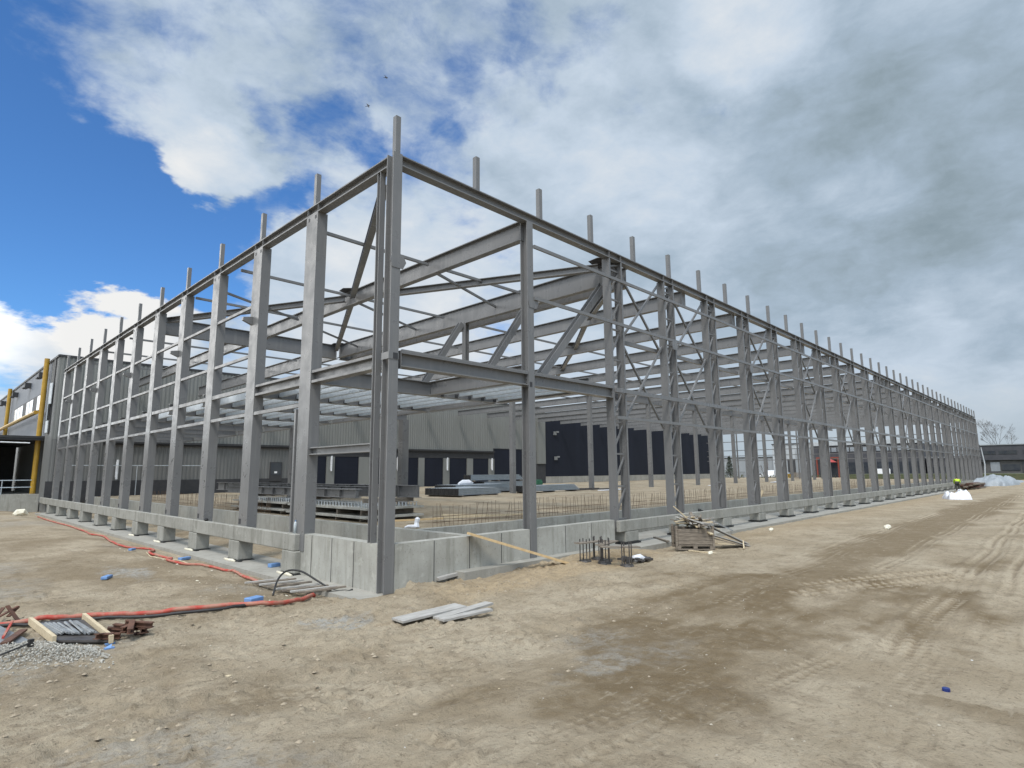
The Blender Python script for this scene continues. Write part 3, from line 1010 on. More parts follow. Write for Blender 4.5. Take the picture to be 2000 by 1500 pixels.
GL = 'precast blocks under the plinth beams'
GB = 'precast plinth beams along the foot of the frame'
p1 = None
for k in range(11):
    lab = '%s concrete block from the corner wall on the short side, carrying the plinth beam' % ORD[k]
    y = 4.24+3.66*k
    loc = (.30, y, -.114)
    if p1 is None:
        p1 = pedestal('pedestal', .76, .45, .583, .02, lab, loc, GL)
        p1.rotation_euler = (0, 0, math.pi/2)
    else:
        c = copy_tree(p1)
        c.location = loc
        c['label'] = lab
bl = None
for k in range(11):
    lab = '%s precast plinth beam from the corner on the short side, pale concrete' % ORD[k]
    y0 = 3.93 if k == 0 else 4.2+3.66*k-.3
    if k == 0:
        o = MB().box(-.15, .0-.004, 0, 3.66-.02+.23-.26, 0, .43).build('plinth_beam', M['conc_mid'], bevel=.02)
        o.location = (0, 4.31, .472)
        bl = o
    else:
        o = bl.copy()
        col.objects.link(o)
        o.location = (0, 4.31+3.66*k - .03*0, .472)
    tag(o, lab, 'concrete beam', GB)
ec = MB().box(-.15, .30, 0, .36, 0, .43).build('plinth_beam', M['conc_mid'], bevel=.02)
ec.location = (0, 3.93, .472)
tag(ec, 'short end piece of the plinth beam, bottle standing on it, beside the corner wall', 'concrete beam', GB)
p2 = None
for k in range(24):
    lab = '%s concrete block from the corner wall on the long side, on a black rubber pad' % ORD[k]
    loc = (8.79+LP*k+.42+(.15 if k == 0 else 0), -.15, .126)
    if p2 is None:
        p2 = pedestal('pedestal', .78, .45, .40, .06, lab, loc, GL)
    else:
        c = copy_tree(p2)
        c.location = loc
        c['label'] = lab
bl2 = None
for k in range(24):
    lab = '%s precast plinth beam from the corner wall on the long side' % ORD[k]
    if bl2 is None:
        bl2 = MB().box(0, LP-.02, -.15, -.004, 0, .36).build('plinth_beam', M['conc_mid'], bevel=.02)
        o = bl2
    else:
        o = bl2.copy()
        col.objects.link(o)
    o.location = (8.66+LP*k+(.05 if k else 0), 0, .527)
    tag(o, lab, 'concrete beam', GB)
# ------------------------------------------------------------------ grey warehouse behind (its long wall closes the new hall)
WY = 43.3


def corrugated(x0, x1, y, z0, z1, pitch=.30, depth=.04, axis='x'):
    m = MB()
    x, k = x0, 0
    prof = []
    while x < x1-.001:
        w = min(pitch, x1-x)
        prof += [(x, 0), (x+w*.42, 0), (x+w*.5, depth), (x+w*.92, depth)]
        x += pitch
    prof.append((x1, 0))
    vs = []
    for a, dd in prof:
        if axis == 'x':
            vs += [(a, y-dd, z0), (a, y-dd, z1)]
        else:
            vs += [(y-dd, a, z0), (y-dd, a, z1)]
    fs = []
    for i in range(len(prof)-1):
        qd = (2*i, 2*i+2, 2*i+3, 2*i+1)
        fs.append(qd if axis == 'x' else tuple(reversed(qd)))
    return m.add(vs, fs)


wh = empty('warehouse', (0, 0, 0), 'grey corrugated warehouse with loading doors and yellow pipes behind the steel frame', 'warehouse')
corrugated(0.0, 55.1, WY, 5.12, 11.30).build('wall', M['clad'], wh)
core = MB().box(.06, 55.0, WY+.06, WY+60, -.3, 11.25)
core.build('building_core', M['clad_low'], wh)
MB().box(-.06, 55.2, WY-.08, WY+.4, 11.30, 11.46).build('roof_trim', M['dark'], wh)
corrugated(3.2, 19.2, WY, 2.05, 4.93).build('wall', M['clad_low'], wh)
corrugated(-.0, 3.19, WY, 2.05, 5.1).build('wall', M['clad_low'], wh)
MB().box(-.1, 19.2, WY-.05, WY+.05, .5, 2.05).build('plinth', M['dark'], wh)
MB().box(3.2, 45.1, WY-.35, WY+.05, 4.94, 5.09).box(3.2, 45.1, WY-.20, WY+.05, 4.80, 4.93).build('canopy_edge', M['dark'], wh)
MB().box(19.2, 45.1, WY-.10, WY+.05, 4.15, 4.79).build('lintel', M['dark'], wh)
spans = [(20.3, 21.9), (22.8, 25.55), (27.2, 29.8), (31.0, 33.2), (34.05, 36.8), (37.75, 40.5), (41.5, 44.15)]
dr = None
for a, c in spans:
    o = MB()
    w = c-a
    o.box(0, w, -.04, .02, .7, 4.14)
    for kz in range(1, 8):
        o.box(.02, w-.02, -.052, -.041, .7+.43*kz, .7+.43*kz+.03)
    o = o.build('dock_door', M['navy'], wh)
    o.location = (a, WY-.02, 0)
e0 = 19.2
for a, c in spans+[(45.15, 45.15)]:
    MB().box(e0+.02, a-.02, WY-.18, WY+.05, .5, 4.14).build('door_pier', M['clad'], wh)
    e0 = c
MB().box(45.17, 50.4, WY-.06, WY+.05, .5, 5.40).build('high_dock_door', M['navy'], wh)
MB().box(45.1, 45.17, WY-.10, WY+.05, .5, 5.48).box(45.17, 50.6, WY-.10, WY+.05, 5.41, 5.48).build('door_frame', M['dark'], wh)
MB().box(50.62, 53.3, WY-.03, WY+.05, .5, 5.1).build('wall', M['clad'], wh)
MB().box(53.5, 55.05, WY-.30, WY+.05, 3.55, 10.9).build('corner_pilaster', M['clad'], wh)
MB().box(53.3, 55.2, WY-.12, WY+.05, .5, 3.5).build('side_door', M['dark'], wh)
sd_ = MB().box(0, 1.15, -.09, 0, 0, 1.75).build('personnel_door', M['dark'], wh)
sd_.location = (16.25, WY-.05, 1.80)
g_ = MB().box(.10, 1.05, -.10, -.091, .55, 1.65).build('glazing', M['dglass'], sd_)
MB().box(.42, .68, -.115, -.101, .72, .90).build('notice', M['white'], sd_)
for i, x in enumerate((4.2, 14.9, 22.35, 30.3, 37.3, 44.6)):
    z = 3.45 if x > 20 else 2.9
    MB().tube([(x, WY-.34, z-.75), (x, WY-.34, z+.75)], .085, 8).box(x-.05, x+.05, WY-.30, WY-.02, z-.6, z+.6).build('strip_lamp', M['white'], wh)
MB().tube([(14.35, WY-.30, 1.7), (14.35, WY-.30, 4.9)], .14, 10).build('yellow_pipe', M['yellow'], wh)
m = MB()
for x in (5.5, 10.5):
    m.tube([(x, WY-.5, .9), (x, WY-.5, 3.2)], .03, 6)
m.tube([(1.0, WY-.5, 3.2), (10.5, WY-.5, 3.2)], .03, 6)
m.build('wall_conduit', M['galv_light'], wh)
# long side towards the left: panels, windows, yellow posts, loading bay
MB().box(-.05, .05, 46.2, 112, 5.5, 11.35).build('panel_wall', M['panel'], wh)
corrugated(WY+.02, 46.15, -.0, .5, 11.3, axis='y').build('wall', M['clad_low'], wh)
MB().box(-.12, .1, WY, 112, 11.30, 11.46).build('roof_trim', M['dark'], wh)
MB().box(-.10, .02, 44.3, 45.0, 5.6, 11.25).build('open_joint', M['dark'], wh)
wd = MB().box(-.07, .06, 47.6, 66.8, 7.72, 9.18).build('window', M['dark'], wh)
g = MB()
for k in range(9):
    if k in (2, 5):
        continue
    g.box(-.095, -.072, 47.9+2.07*k, 47.9+2.07*k+1.75, 7.85, 9.05)
g.build('panes', M['glass'], wd)
for y in (46.9, 69.8, 92.5):
    MB().tube([(-.32, y, 1.12), (-.32, y, 11.6)], .175, 12).build('yellow_post', M['yellow'], wh)
MB().tube([(-.62, 47.1, 7.35), (-.62, 92, 7.35)], .16, 8).build('yellow_rail', M['yellow'], wh)
lb = None
for y in (49.2, 57.0, 65.6, 75.5, 84):
    o = MB().box(-.5, -.052, -.35, .35, -.22, .22).box(-.62, -.3, -.4, .4, -.30, -.22)
    if lb is None:
        lb = o.build('wall_lamp', M['dark'], wh)
        lb.location = (0, y, 10.55)
    else:
        c = copy_tree(lb, wh)
        c.location = (0, y, 10.55)
MB().box(-28, .05, 46.25, 62, 5.15, 5.42).box(-28, -.0, 46.2, 46.27, 5.30, 5.47).build('bay_roof', M['dark'], wh)
MB().box(-28, .0, 46.0, 66, -.4, 1.10).build('loading_platform', M['conc'], wh)
MB().box(-28, -.1, 61.5, 62, 1.1, 5.14).build('bay_back_wall', M['dark'], wh)
m = MB()
for k in range(14):
    m.box(-1.9-1.7*k, -1.72-1.7*k, 60.9, 61.2, 1.1, 5.1)
m.build('bay_columns', M['clad'], wh)
m = MB()
for z in (1.62, 2.14):
    m.tube([(-28, 46.35, z), (-.5, 46.35, z)], .035, 6)
for k in range(11):
    m.tube([(-2.2-2.6*k, 46.35, 1.1), (-2.2-2.6*k, 46.35, 2.14)], .035, 6)
m.build('railing', M['galv'], wh)
MB().tube([(-3.4, 46.6, 1.1), (-3.4, 46.6, 5.14)], .14, 10).build('yellow_post', M['yellow'], wh)
MB().tube([(-2.7, 46.1, 4.95), (-.9, 46.1, 4.92)], .05, 6).build('tube_lamp', M['white'], wh)
# torn foil on the open joint
m = MB()
for (y, z, w, h, a) in ((44.4, 8.6, .5, 1.6, .2), (44.8, 7.3, .45, 1.4, -.3), (44.6, 6.1, .5, .9, .15)):
    m.cbox((-.2, y, z), (.05, w, h), a)
m.build('torn_foil', M['galv_light'], wh)
m = MB()
for x, z, r in ((57.3, 7.9, .32), (57.4, 4.35, .3)):
    m.box(x-.22, x+.22, WY-.30, WY-.05, z-.25, z+.25).box(x+.05, x+.5, WY-.5, WY-.31, z+.1, z+.3)

# navy hall
nh = empty('navy_hall', (0, 0, 0), 'dark navy blue clad hall wall on a pale concrete base behind the frame', 'hall')
MB().box(55.25, 109.5, WY-.02, WY+60, 1.80, 10.4).build('wall', M['navy'], nh)
MB().box(55.22, 109.6, WY-.12, WY+59, -.3, 1.79).build('base', M['conc_light'], nh)
m.build('wall_camera', M['sheetmetal'], nh)
MB().tube([(109.8, WY-.2, .5), (109.8, WY-.2, 10)], .12, 8).build('downpipe', M['galv_light'], nh)

# ------------------------------------------------------------------ far background, beyond the frame
def plain_block(name, label, cat, x0, x1, y0, y1, z0, z1, mat):
    o = empty(name, (0, 0, 0), label, cat)
    MB().box(x0, x1, y0, y1, z0, z1).build('wall', mat, o)
    return o


g1 = plain_block('low_hall', 'low grey hall seen through the frame right of the navy wall', 'hall', 182, 215, 58.8, 105, -.5, 6.4, M['hall'])
MB().box(181.7, 215.3, 58.6, 105.2, 6.4, 6.62).build('roof_trim', M['dark'], g1)
MB().box(181.9, 181.99, 60.6, 61.3, .4, 6.2).build('rusty_pipe', M['rust'], g1)
g2 = plain_block('grey_hall', 'taller light grey hall left of the orange porch', 'hall', 181, 215, 47.1, 58.5, -.5, 10.2, M['hall_light'])
MB().box(180.7, 215.3, 46.9, 58.6, 10.2, 10.45).build('roof_trim', M['dark'], g2)
MB().box(180.9, 180.99, 51.9, 54.2, .3, 5.7).build('roller_door', M['dark'], g2)
MB().box(180.6, 180.99, 48.6, 51.5, .0, 8.6).build('wall_panel', M['hall'], g2)
g3 = plain_block('showroom', 'dark office building with a white roof band and an orange porch', 'office building', 180, 220, 20, 47.0, -.5, 9.3, M['brick'])
MB().box(179.7, 220.2, 19.8, 47.0, 9.3, 10.4).build('roof_band', M['hall_light'], g3)
w3 = MB().box(179.93, 179.99, 22, 44.9, 7.3, 8.9).build('window', M['dark'], g3)
m = MB()
for k in range(14):
    m.box(179.85, 179.92, 22.2+1.62*k, 22.2+1.62*k+1.3, 7.45, 8.75)
m.build('panes', M['glass'], w3)
MB().box(177.2, 177.6, 44.6, 44.9, -.3, 5.6).box(177.2, 177.6, 39.0, 39.3, -.3, 5.6).box(177.2, 177.6, 39.0, 44.9, 5.6, 5.9).box(177.6, 179.9, 39.0, 44.9, 5.8, 5.95).build('orange_porch', M['orange'], g3)
MB().box(179.9, 179.99, 20.5, 44, .3, 4.4).build('ground_floor_glass', M['dglass'], g3)
g4 = plain_block('dark_hall', 'long dark low hall seen between the far columns of the frame', 'hall', 185, 225, -2, 19.6, -.5, 5.2, M['brick'])
MB().box(184.7, 225.2, -2.2, 19.7, 5.2, 5.42).build('roof_trim', M['hall'], g4)
m = MB()
for k in range(6):
    m.box(184.9, 184.98, .5+3.2*k, 2.9+3.2*k, .6, 2.9)
m.build('dark_windows', M['dglass'], g4)

pr_ = empty('parasol', (174.5, 40.4, 0), 'red parasol in front of the dark office building', 'parasol')
m = MB()
n = 8
vs = [(0, 0, 5.5)]
for j in range(n):
    an = 2*math.pi*j/n
    vs.append((1.7*math.cos(an), 1.7*math.sin(an), 4.45))
m.add(vs + [(0, 0, 5.4)], [(0, 1+j, 1+(j+1) % n) for j in range(n)] + [(n+1, 1+(j+1) % n, 1+j) for j in range(n)])
m.build('canopy', M['redcloth'], pr_)
MB().tube([(0, 0, -.05), (0, 0, 5.4)], .05, 6).build('pole', M['galv'], pr_)


def vehicle(name, label, cat, loc, rz, L, Wd, H, mat, van=True):
    o = empty(name, loc, label, cat, rz=rz)
    h1 = .35
    if van:
        prof = [(-L/2, h1), (L/2, h1), (L/2, .95), (L/2-.75, 1.15), (L/2-1.25, H-.06), (L/2-1.6, H), (-L/2+.1, H), (-L/2, H-.2)]
    else:
        prof = [(-L/2, h1), (L/2, h1), (L/2, .75), (L/2-1.1, .92), (L/2-1.9, H), (-L/2+1.0, H), (-L/2+.25, .98), (-L/2, .9)]
    m = MB()
    vs = [(x, -Wd/2, z) for x, z in prof] + [(x, Wd/2, z) for x, z in prof]
    n = len(prof)
    m.add(vs, [tuple(range(n-1, -1, -1)), tuple(range(n, 2*n))] + [(i, (i+1) % n, n+(i+1) % n, n+i) for i in range(n)])
    m.build('body', mat, o, bevel=.05)
    for sx in (-1, 1):
        for sy in (-1, 1):
            w = MB().tube([(sx*(L/2-.85), sy*(Wd/2-.17), .33), (sx*(L/2-.85), sy*(Wd/2+.02), .33)], .33, 14).build('wheel', M['black'], o)
            MB().tube([(sx*(L/2-.85), sy*(Wd/2+.021), .33), (sx*(L/2-.85), sy*(Wd/2+.03), .33)], .19, 10).build('rim', M['galv'], w)
    for sy in (-1, 1):
        if van:
            MB().box(L/2-2.2, L/2-1.35, min(sy*(Wd/2+.004), sy*(Wd/2+.012)), max(sy*(Wd/2+.004), sy*(Wd/2+.012)), 1.2, H-.25).build('side_window', M['dglass'], o)
        else:
            MB().box(-L/2+1.1, L/2-2.0, min(sy*(Wd/2+.004), sy*(Wd/2+.012)), max(sy*(Wd/2+.004), sy*(Wd/2+.012)), .98, H-.08).build('side_window', M['dglass'], o)
    MB().bar((L/2-.80, 0, 1.22), (L/2-1.23, 0, H-.14), Wd-.3, .03, (1, 0, 0)).build('windscreen', M['dglass'], o) if van else None
    MB().box(-L/2-.012, -L/2-.003, -Wd/2+.2, Wd/2-.2, 1.2, min(H-.3, 1.8)).build('rear_window', M['dglass'], o)
    for sy in (-1, 1):
        MB().box(L/2+.002, L/2+.02, sy*Wd*.36-.15, sy*Wd*.36+.15, .68, .86).build('headlight', M['white'], o)
    return o


vehicle('white_van', 'white delivery van parked by the low grey hall, seen between the frame columns', 'van', (176, 57.5, .02), R(195), 5.2, 2.0, 2.3, M['vanwhite'])
vehicle('white_car', 'small white car partly hidden behind a frame column, left of the van', 'car', (176, 61.8, .02), R(170), 4.2, 1.75, 1.5, M['vanwhite'], False)
vehicle('silver_car', 'silver car parked in front of the grey hall door', 'car', (175, 52.6, .02), R(185), 4.4, 1.8, 1.55, M['galv_light'], False)
vehicle('white_van', 'white van parked before the dark low hall between far columns', 'van', (178, 29.6, .02), R(100), 5.6, 2.1, 2.5, M['vanwhite'])
vehicle('dark_car', 'dark car beside the white van before the dark low hall', 'car', (176, 24.0, .02), R(95), 4.4, 1.8, 1.5, M['dglass'], False)
yb = empty('yellow_container', (172, 51.6, 0), 'yellow waste container near the silver car', 'container')
m = MB()
m.add([(-.9, -.8, 0.05), (.9, -.8, .05), (.9, .8, .05), (-.9, .8, .05), (-1.1, -.95, 1.3), (1.1, -.95, 1.3), (1.1, .95, 1.3), (-1.1, .95, 1.3)], [(3, 2, 1, 0), (4, 5, 6, 7), (0, 1, 5, 4), (1, 2, 6, 5), (2, 3, 7, 6), (3, 0, 4, 7)])
m.build('bin', M['yellow'], yb)
MB().box(-1.15, 1.15, -1.0, 1.0, 1.3, 1.38).build('rim', M['dark'], yb)
hd = MB()
for k in range(46):
    y = -1 + k*2.3
    for j in range(14):
        cx, cy, cz = 168+rnd.uniform(-.6, .6), y+rnd.uniform(-1.1, 1.1), .1+rnd.uniform(0, .75)
        s = rnd.uniform(.12, .3)
        a = rnd.uniform(0, 6.3)
        hd.add([(cx-s*math.cos(a), cy-s*math.sin(a), cz), (cx+s*math.cos(a), cy+s*math.sin(a), cz), (cx, cy, cz+s*1.5)], [(0, 1, 2)])
tag(hd.build('ground_cover', M['hedge']), kind='stuff')
# bar fence in front of the low hall
fe = empty('bar_fence', (0, 0, 0), 'dark upright bar fence in front of the low grey hall', 'fence')
m = MB()
for k in range(60):
    m.box(170-.03, 170+.03, 63.0+.42*k, 63.06+.42*k, 0, 2.0)
m.box(169.97, 170.03, 63, 88.2, 1.85, 1.92)
m.box(169.97, 170.03, 63, 88.2, .25, .32)
m.build('bars', M['dark'], fe)
tp = empty('timber_stack', (150, 41.4, 0), 'stack of old timber beside an inner frame column', 'timber stack')
for k in range(5):
    MB().box(-1.0, 1.0, -.75+.05*k, .7-.03*k, .05+.36*k, .05+.36*k+.24).build('timber_layer', M['wood'], tp)

# dark brick office at the far right
ro = empty('brick_office', (0, 0, 0), 'two-storey dark brick office building at the right end of the yard', 'office building')
MB().box(170, 200, -40, 6.8, 4.3, 7.75).build('upper_wall', M['brick'], ro)
MB().box(170.6, 199, -40, 6.6, -.3, 4.29).build('lower_wall', M['brick2'], ro)
MB().box(169.8, 200.2, -40.2, 7.0, 7.75, 7.95).build('roof_trim', M['hall'], ro)
for (a, c) in ((3.6, 6.0), (-.2, 3.1), (-5.5, -1.2), (-12, -7), (-19, -14)):
    w = MB().box(169.94, 169.99, a, c, 5.6, 6.5).build('window', M['dark'], ro)
    g = MB()
    k = int((c-a)/.75)
    for j in range(k):
        g.box(169.9, 169.938, a+.1+j*(c-a-.1)/k, a+(j+1)*(c-a-.1)/k, 5.68, 6.42)
    g.build('panes', M['dglass'], w)
MB().box(170.5, 170.58, 3.2, 4.9, 1.7, 3.8).build('shop_window', M['glass'], ro)
MB().box(170.5, 170.58, -5.5, -.7, .3, 4.1).build('dark_entrance', M['dark'], ro)
MB().box(170.45, 170.58, -.4, 2.9, 1.9, 3.3).build('ribbon_window', M['dglass'], ro)
MB().prism([(0, 3.9), (0, 4.15), (2.4, 4.15), (3.3, 3.5), (6.2, 3.5), (6.2, 3.25), (3.2, 3.25), (2.3, 3.9)], (170.2, 5.6, 0), (169.6, 5.6, 0)).build('stair_roof', M['dark'], ro)
grs = MB().box(150, 169, -60, 30, -.3, 1.25).box(148, 150, -60, 30, -.3, .8)
tag(grs.build('hedge', M['hedge']), 'low dark green hedge bank in front of the brick office', 'hedge')

lp = empty('street_lamp', (125, 1.85, .1), 'tall grey street lamp leaning at the far end of the frame', 'street lamp')
MB().tube([(0, 0, 0), (0, -.25, 3), (0, .0, 6.0)], [.12, .09, .06], 8).build('pole', M['galv_light'], lp)
MB().tube([(0, 0, 6.0), (-.1, .25, 6.5), (-.2, .7, 6.75)], .05, 6).box(-.35, -.05, .5, 1.3, 6.70, 6.85).build('lamp_head', M['dark'], lp)


def bare_tree(name, loc, h, label, seed, leaf=False, cat='tree', spread=.62, depth=5, thin=1.0):
    rr = random.Random(seed)
    o = empty(name, loc, label, cat)
    t = MB()
    c = MB()

    def grow(p, dirv, L, r, k):
        q2 = p + dirv*L
        t.tube([p, (p+q2)/2 + Vector((rr.uniform(-1, 1), rr.uniform(-1, 1), 0))*L*.05, q2], [r, r*.85, r*.65], 5 if k < 3 else 3, caps=False)
        if k >= depth:
            return
        for j in range(rr.choice((2, 3, 3))):
            dd = (dirv + Vector((rr.uniform(-1, 1), rr.uniform(-1, 1), rr.uniform(-.1, .8)))*spread).normalized()
            grow(q2 if j else p+dirv*L*.75, dd, L*rr.uniform(.62, .8), max(r*.58, .012), k+1)
    grow(Vector((0, 0, 0)), Vector((0, 0, 1)), h*.27, h*.018*thin, 0)
    tr = t.build('trunk', M['bark'], o)
    return o


bare_tree('bare_tree', (203, 5.0, 0), 17.5, 'bare leafless tree rising behind the brick office roof', 4, spread=.55, depth=7, thin=.6)
bare_tree('bare_tree', (178, 60.5, 0), 6.0, 'small bare tree in front of the low hall, beside the white van', 9)
bare_tree('bare_tree', (178, 55.9, 0), 5.6, 'small bare tree in front of the taller grey hall', 12)
ct = empty('conifer', (172, 68.5, 0), 'dark green conifer in front of the low grey hall', 'tree')
m = MB()
rr = random.Random(5)
for k in range(1500):
    z = rr.uniform(.8, 6.7)
    rad = (1 - (z/7.0)**1.3)*2.0*math.sqrt(rr.random())*rr.uniform(.6, 1.1)
    a = rr.uniform(0, 6.283)
    p = Vector((rad*math.cos(a), rad*math.sin(a), z))
    s = rr.uniform(.12, .30)
    dv = Vector((rr.uniform(-1, 1), rr.uniform(-1, 1), rr.uniform(-.8, .5))).normalized()
    e2 = dv.cross(Vector((rr.uniform(-1, 1), rr.uniform(-1, 1), 1))).normalized()
    m.add([p-e2*s*.4, p+e2*s*.4, p+dv*s*2], [(0, 1, 2)])
m.build('crown', M['leaf'], ct)
MB().tube([(0, 0, 0), (0, 0, 6)], [.16, .03], 6).build('trunk', M['bark'], ct)
# ------------------------------------------------------------------ loose things on the site
def on(x, y, dz=0.0):
    return (x, y, ghz(x, y)+dz)


def ghmax(x, y, r=.12):
    return max(ghz(x+dx, y+dy) for dx in (-r, 0, r) for dy in (-r, 0, r))


# water bottles on the end of the plinth beam
bo = None
for i, (x, y, sc_, lab) in enumerate(((-.02, 4.16, 1.0, 'tall clear water bottle standing on the end of the plinth beam'), (.06, 4.03, .62, 'small clear bottle beside the tall one on the end of the plinth beam'))):
    r0 = .045*(.8 if i else 1)
    h = .34*sc_
    o = empty('water_bottle', (x, y, .902), lab, 'bottle')
    MB().tube([(0, 0, 0), (0, 0, h*.62), (0, 0, h*.80), (0, 0, h*.9)], [r0, r0, r0*.75, r0*.32], 12).build('body', M['bottle'], o, smooth=True)
    MB().tube([(0, 0, h*.9), (0, 0, h)], r0*.36, 10).build('cap', M['blue'], o)

# glove and bits on the plinths
gl = MB()
gl.tube([(0, 0, .03), (.12, .03, .05), (.22, -.02, .03)], [.05, .06, .03], 7)
for k in range(4):
    gl.tube([(.2, -.03+.025*k, .03), (.34, -.06+.04*k, .02)], [.02, .012], 5)
o = gl.build('work_glove', M['black'], smooth=True)
o.location = (-.08, 10.45, .905)
o.rotation_euler = (0, 0, 1.3)
tag(o, 'dark work glove lying on the plinth beam of the short side', 'glove')
o2 = o.copy()
col.objects.link(o2)
o2.location = (14.2, -.08, .886)
o2.rotation_euler = (0, 0, .2)
tag(o2, 'dark work glove lying on the plinth beam above the wooden box', 'glove')

# leaning plank
o = MB().bar((2.31, -.075, .99), (4.82, -1.08, .115), .23, .06).build('long_plank', M['wood_new'])
tag(o, 'long fresh yellow wood plank leaning from the top of the corner wall to the sand', 'plank')
# grey boards in front of the corner
for (p, q2, w, lab) in (((-1.48, -2.58, .03), (-.15, -2.63, .06), .34, 'wide weathered grey board on the sand before the corner, left of the pair of boards'),
                        ((-.93, -2.93, .02), (.36, -2.84, .05), .20, 'thin weathered board on the sand, upper of the right pair'),
                        ((-.98, -3.10, .03), (.08, -3.15, .03), .16, 'short pale board on the sand, lower of the right pair')):
    z = max(ghmax(*p[:2]), ghmax(*q2[:2]))
    a = (p[0], p[1], z+p[2]); c = (q2[0], q2[1], z+q2[2])
    o = MB().bar(a, c, w, .035).build('grey_board', M['wood_grey'])
    tag(o, lab, 'board', 'weathered boards on the sand')
o = MB().bar((1.40, -.02, ghmax(1.4, -.1)+.05), (1.98, -.05, ghmax(1.98, -.1)+.09), .12, .07).build('wood_block', M['wood_grey'])
tag(o, 'short grey timber lying at the foot of the corner wall', 'timber')
# anchor cages: base plate, four bolts, template board
GA = 'anchor bolt sets standing on the sand'
for i, (x, y, rz, lab) in enumerate(((5.45, -1.18, .2, 'anchor bolt cage farthest left of the group by the wall'), (5.85, -1.30, .5, 'anchor bolt cage behind the other two at the wall'),
                                     (5.42, -1.82, .1, 'middle anchor bolt cage with a round base plate on the sand'), (5.75, -1.62, .7, 'anchor bolt cage close behind the middle one'), (5.50, -2.45, .3, 'anchor bolt cage nearest to the camera of the group, right'))):
    o = empty('anchor_cage', on(x, y, .0), lab, 'anchor bolts', GA, rz)
    m = MB()
    n = 8
    m.tube([(0, 0, -.02), (0, 0, .045)], [.19, .17], n)
    m.build('base_plate', M['darksteel'], o)
    for sx in (-1, 1):
        for sy in (-1, 1):
            MB().tube([(sx*.095, sy*.095, .04), (sx*.095, sy*.095, .60)], .016, 6).build('bolt', M['darksteel'], o)
tb = [((5.05, -1.25, .52), (6.15, -1.28, .50), 'dirty template board across the tops of the left anchor cages'), ((5.25, -1.80, .50), (6.3, -1.55, .50), 'dark template board across the middle anchor cages'), ((5.0, -2.0, .50), (5.9, -2.55, .46), 'dirty wooden template board across the nearest anchor cage')]
for a, c, lab in tb:
    o = MB().bar((a[0], a[1], a[2]+.08), (c[0], c[1], c[2]+.08), .24, .03).build('template_board', M['wood'])
    tag(o, lab, 'board', 'template boards on the anchor cages')
cl = MB()
rr = random.Random(11)
for k in range(26):
    cx, cy = 6.35+rr.uniform(-.35, .4), -2.15+rr.uniform(-.25, .25)
    cl.cbox((cx, cy, ghz(cx, cy)+.03+rr.uniform(0, .07)), (rr.uniform(.06, .22), rr.uniform(.04, .14), .05), rr.uniform(0, 3), Matrix.Rotation(rr.uniform(-.5, .5), 3, 'X'))
tag(cl.build('plastic_scraps', M['darksteel']), 'heap of dark plastic scraps beside the anchor cages', 'scraps')
o = MB().tube([(6.2, -2.2, .16), (6.45, -2.25, .20), (6.52, -2.35, .14)], [.10, .08, .05], 7).build('white_bag', M['bag'], smooth=True)
tag(o, 'small crumpled white bag beside the anchor cages', 'bag')

# wooden pallet box full of scrap wood
bx0, by0 = 9.74, -2.05
zb = ghmax(bx0, by0, .4)
ob = empty('pallet_box', (bx0, by0, zb), 'old wooden pallet box filled with scrap wood on the sand by the plinth', 'crate', None, R(-52))
bw, bd, bh = .98, .85, .60
m = MB()
for k in range(4):
    z0 = .16+k*(bh-.14)/4
    for sy in (-1, 1):
        m.box(-bw/2, bw/2, sy*bd/2-.012, sy*bd/2+.012, z0, z0+.108)
    for sx in (-1, 1):
        m.box(sx*bw/2-.012, sx*bw/2+.012, -bd/2+.014, bd/2-.014, z0, z0+.108)
m.build('side_boards', M['wood'], ob)
for sx in (-1, 1):
    for sy in (-1, 1):
        MB().box(sx*(bw/2+.045)-.032, sx*(bw/2+.045)+.032, sy*(bd/2-.05)-.05, sy*(bd/2-.05)+.05, 0, bh+.10).build('corner_post', M['wood'], ob)
m = MB()
for sy in (-.4, 0, .4):
    m.box(-bw/2-.02, bw/2+.02, sy-.05, sy+.05, 0, .03)
m.box(-bw/2, bw/2, -bd/2, bd/2, .11, .145)
for sx in (-.48, 0, .48):
    for sy in (-.4, 0, .4):
        m.box(sx-.06, sx+.06, sy-.05, sy+.05, .03, .11)
m.build('pallet', M['wood'], ob)
rr = random.Random(21)
GS = 'scrap boards in and beside the pallet box'
woods = ['wood', 'wood_grey', 'wood_pale', 'wood', 'wood_grey']
for k in range(44):
    L = rr.uniform(.45, 1.25)
    an = rr.uniform(0, 3.14)
    tl = rr.uniform(-.42, .42)
    px, py = bx0+rr.uniform(-.26, .42), by0+rr.uniform(-.38, .26)
    pz = zb+.58+rr.uniform(0, .30)*(1-k/90)+k*.0035
    d_ = Vector((math.cos(an)*math.cos(tl), math.sin(an)*math.cos(tl), math.sin(tl)))
    c = Vector((px, py, pz))
    o = MB().bar(c-d_*L/2, c+d_*L/2, rr.uniform(.05, .13), rr.uniform(.018, .035)).build('scrap_board', M[woods[k % 5]])
    tag(o, 'splintered scrap board jumbled on top of the full pallet box', 'scrap wood', GS)
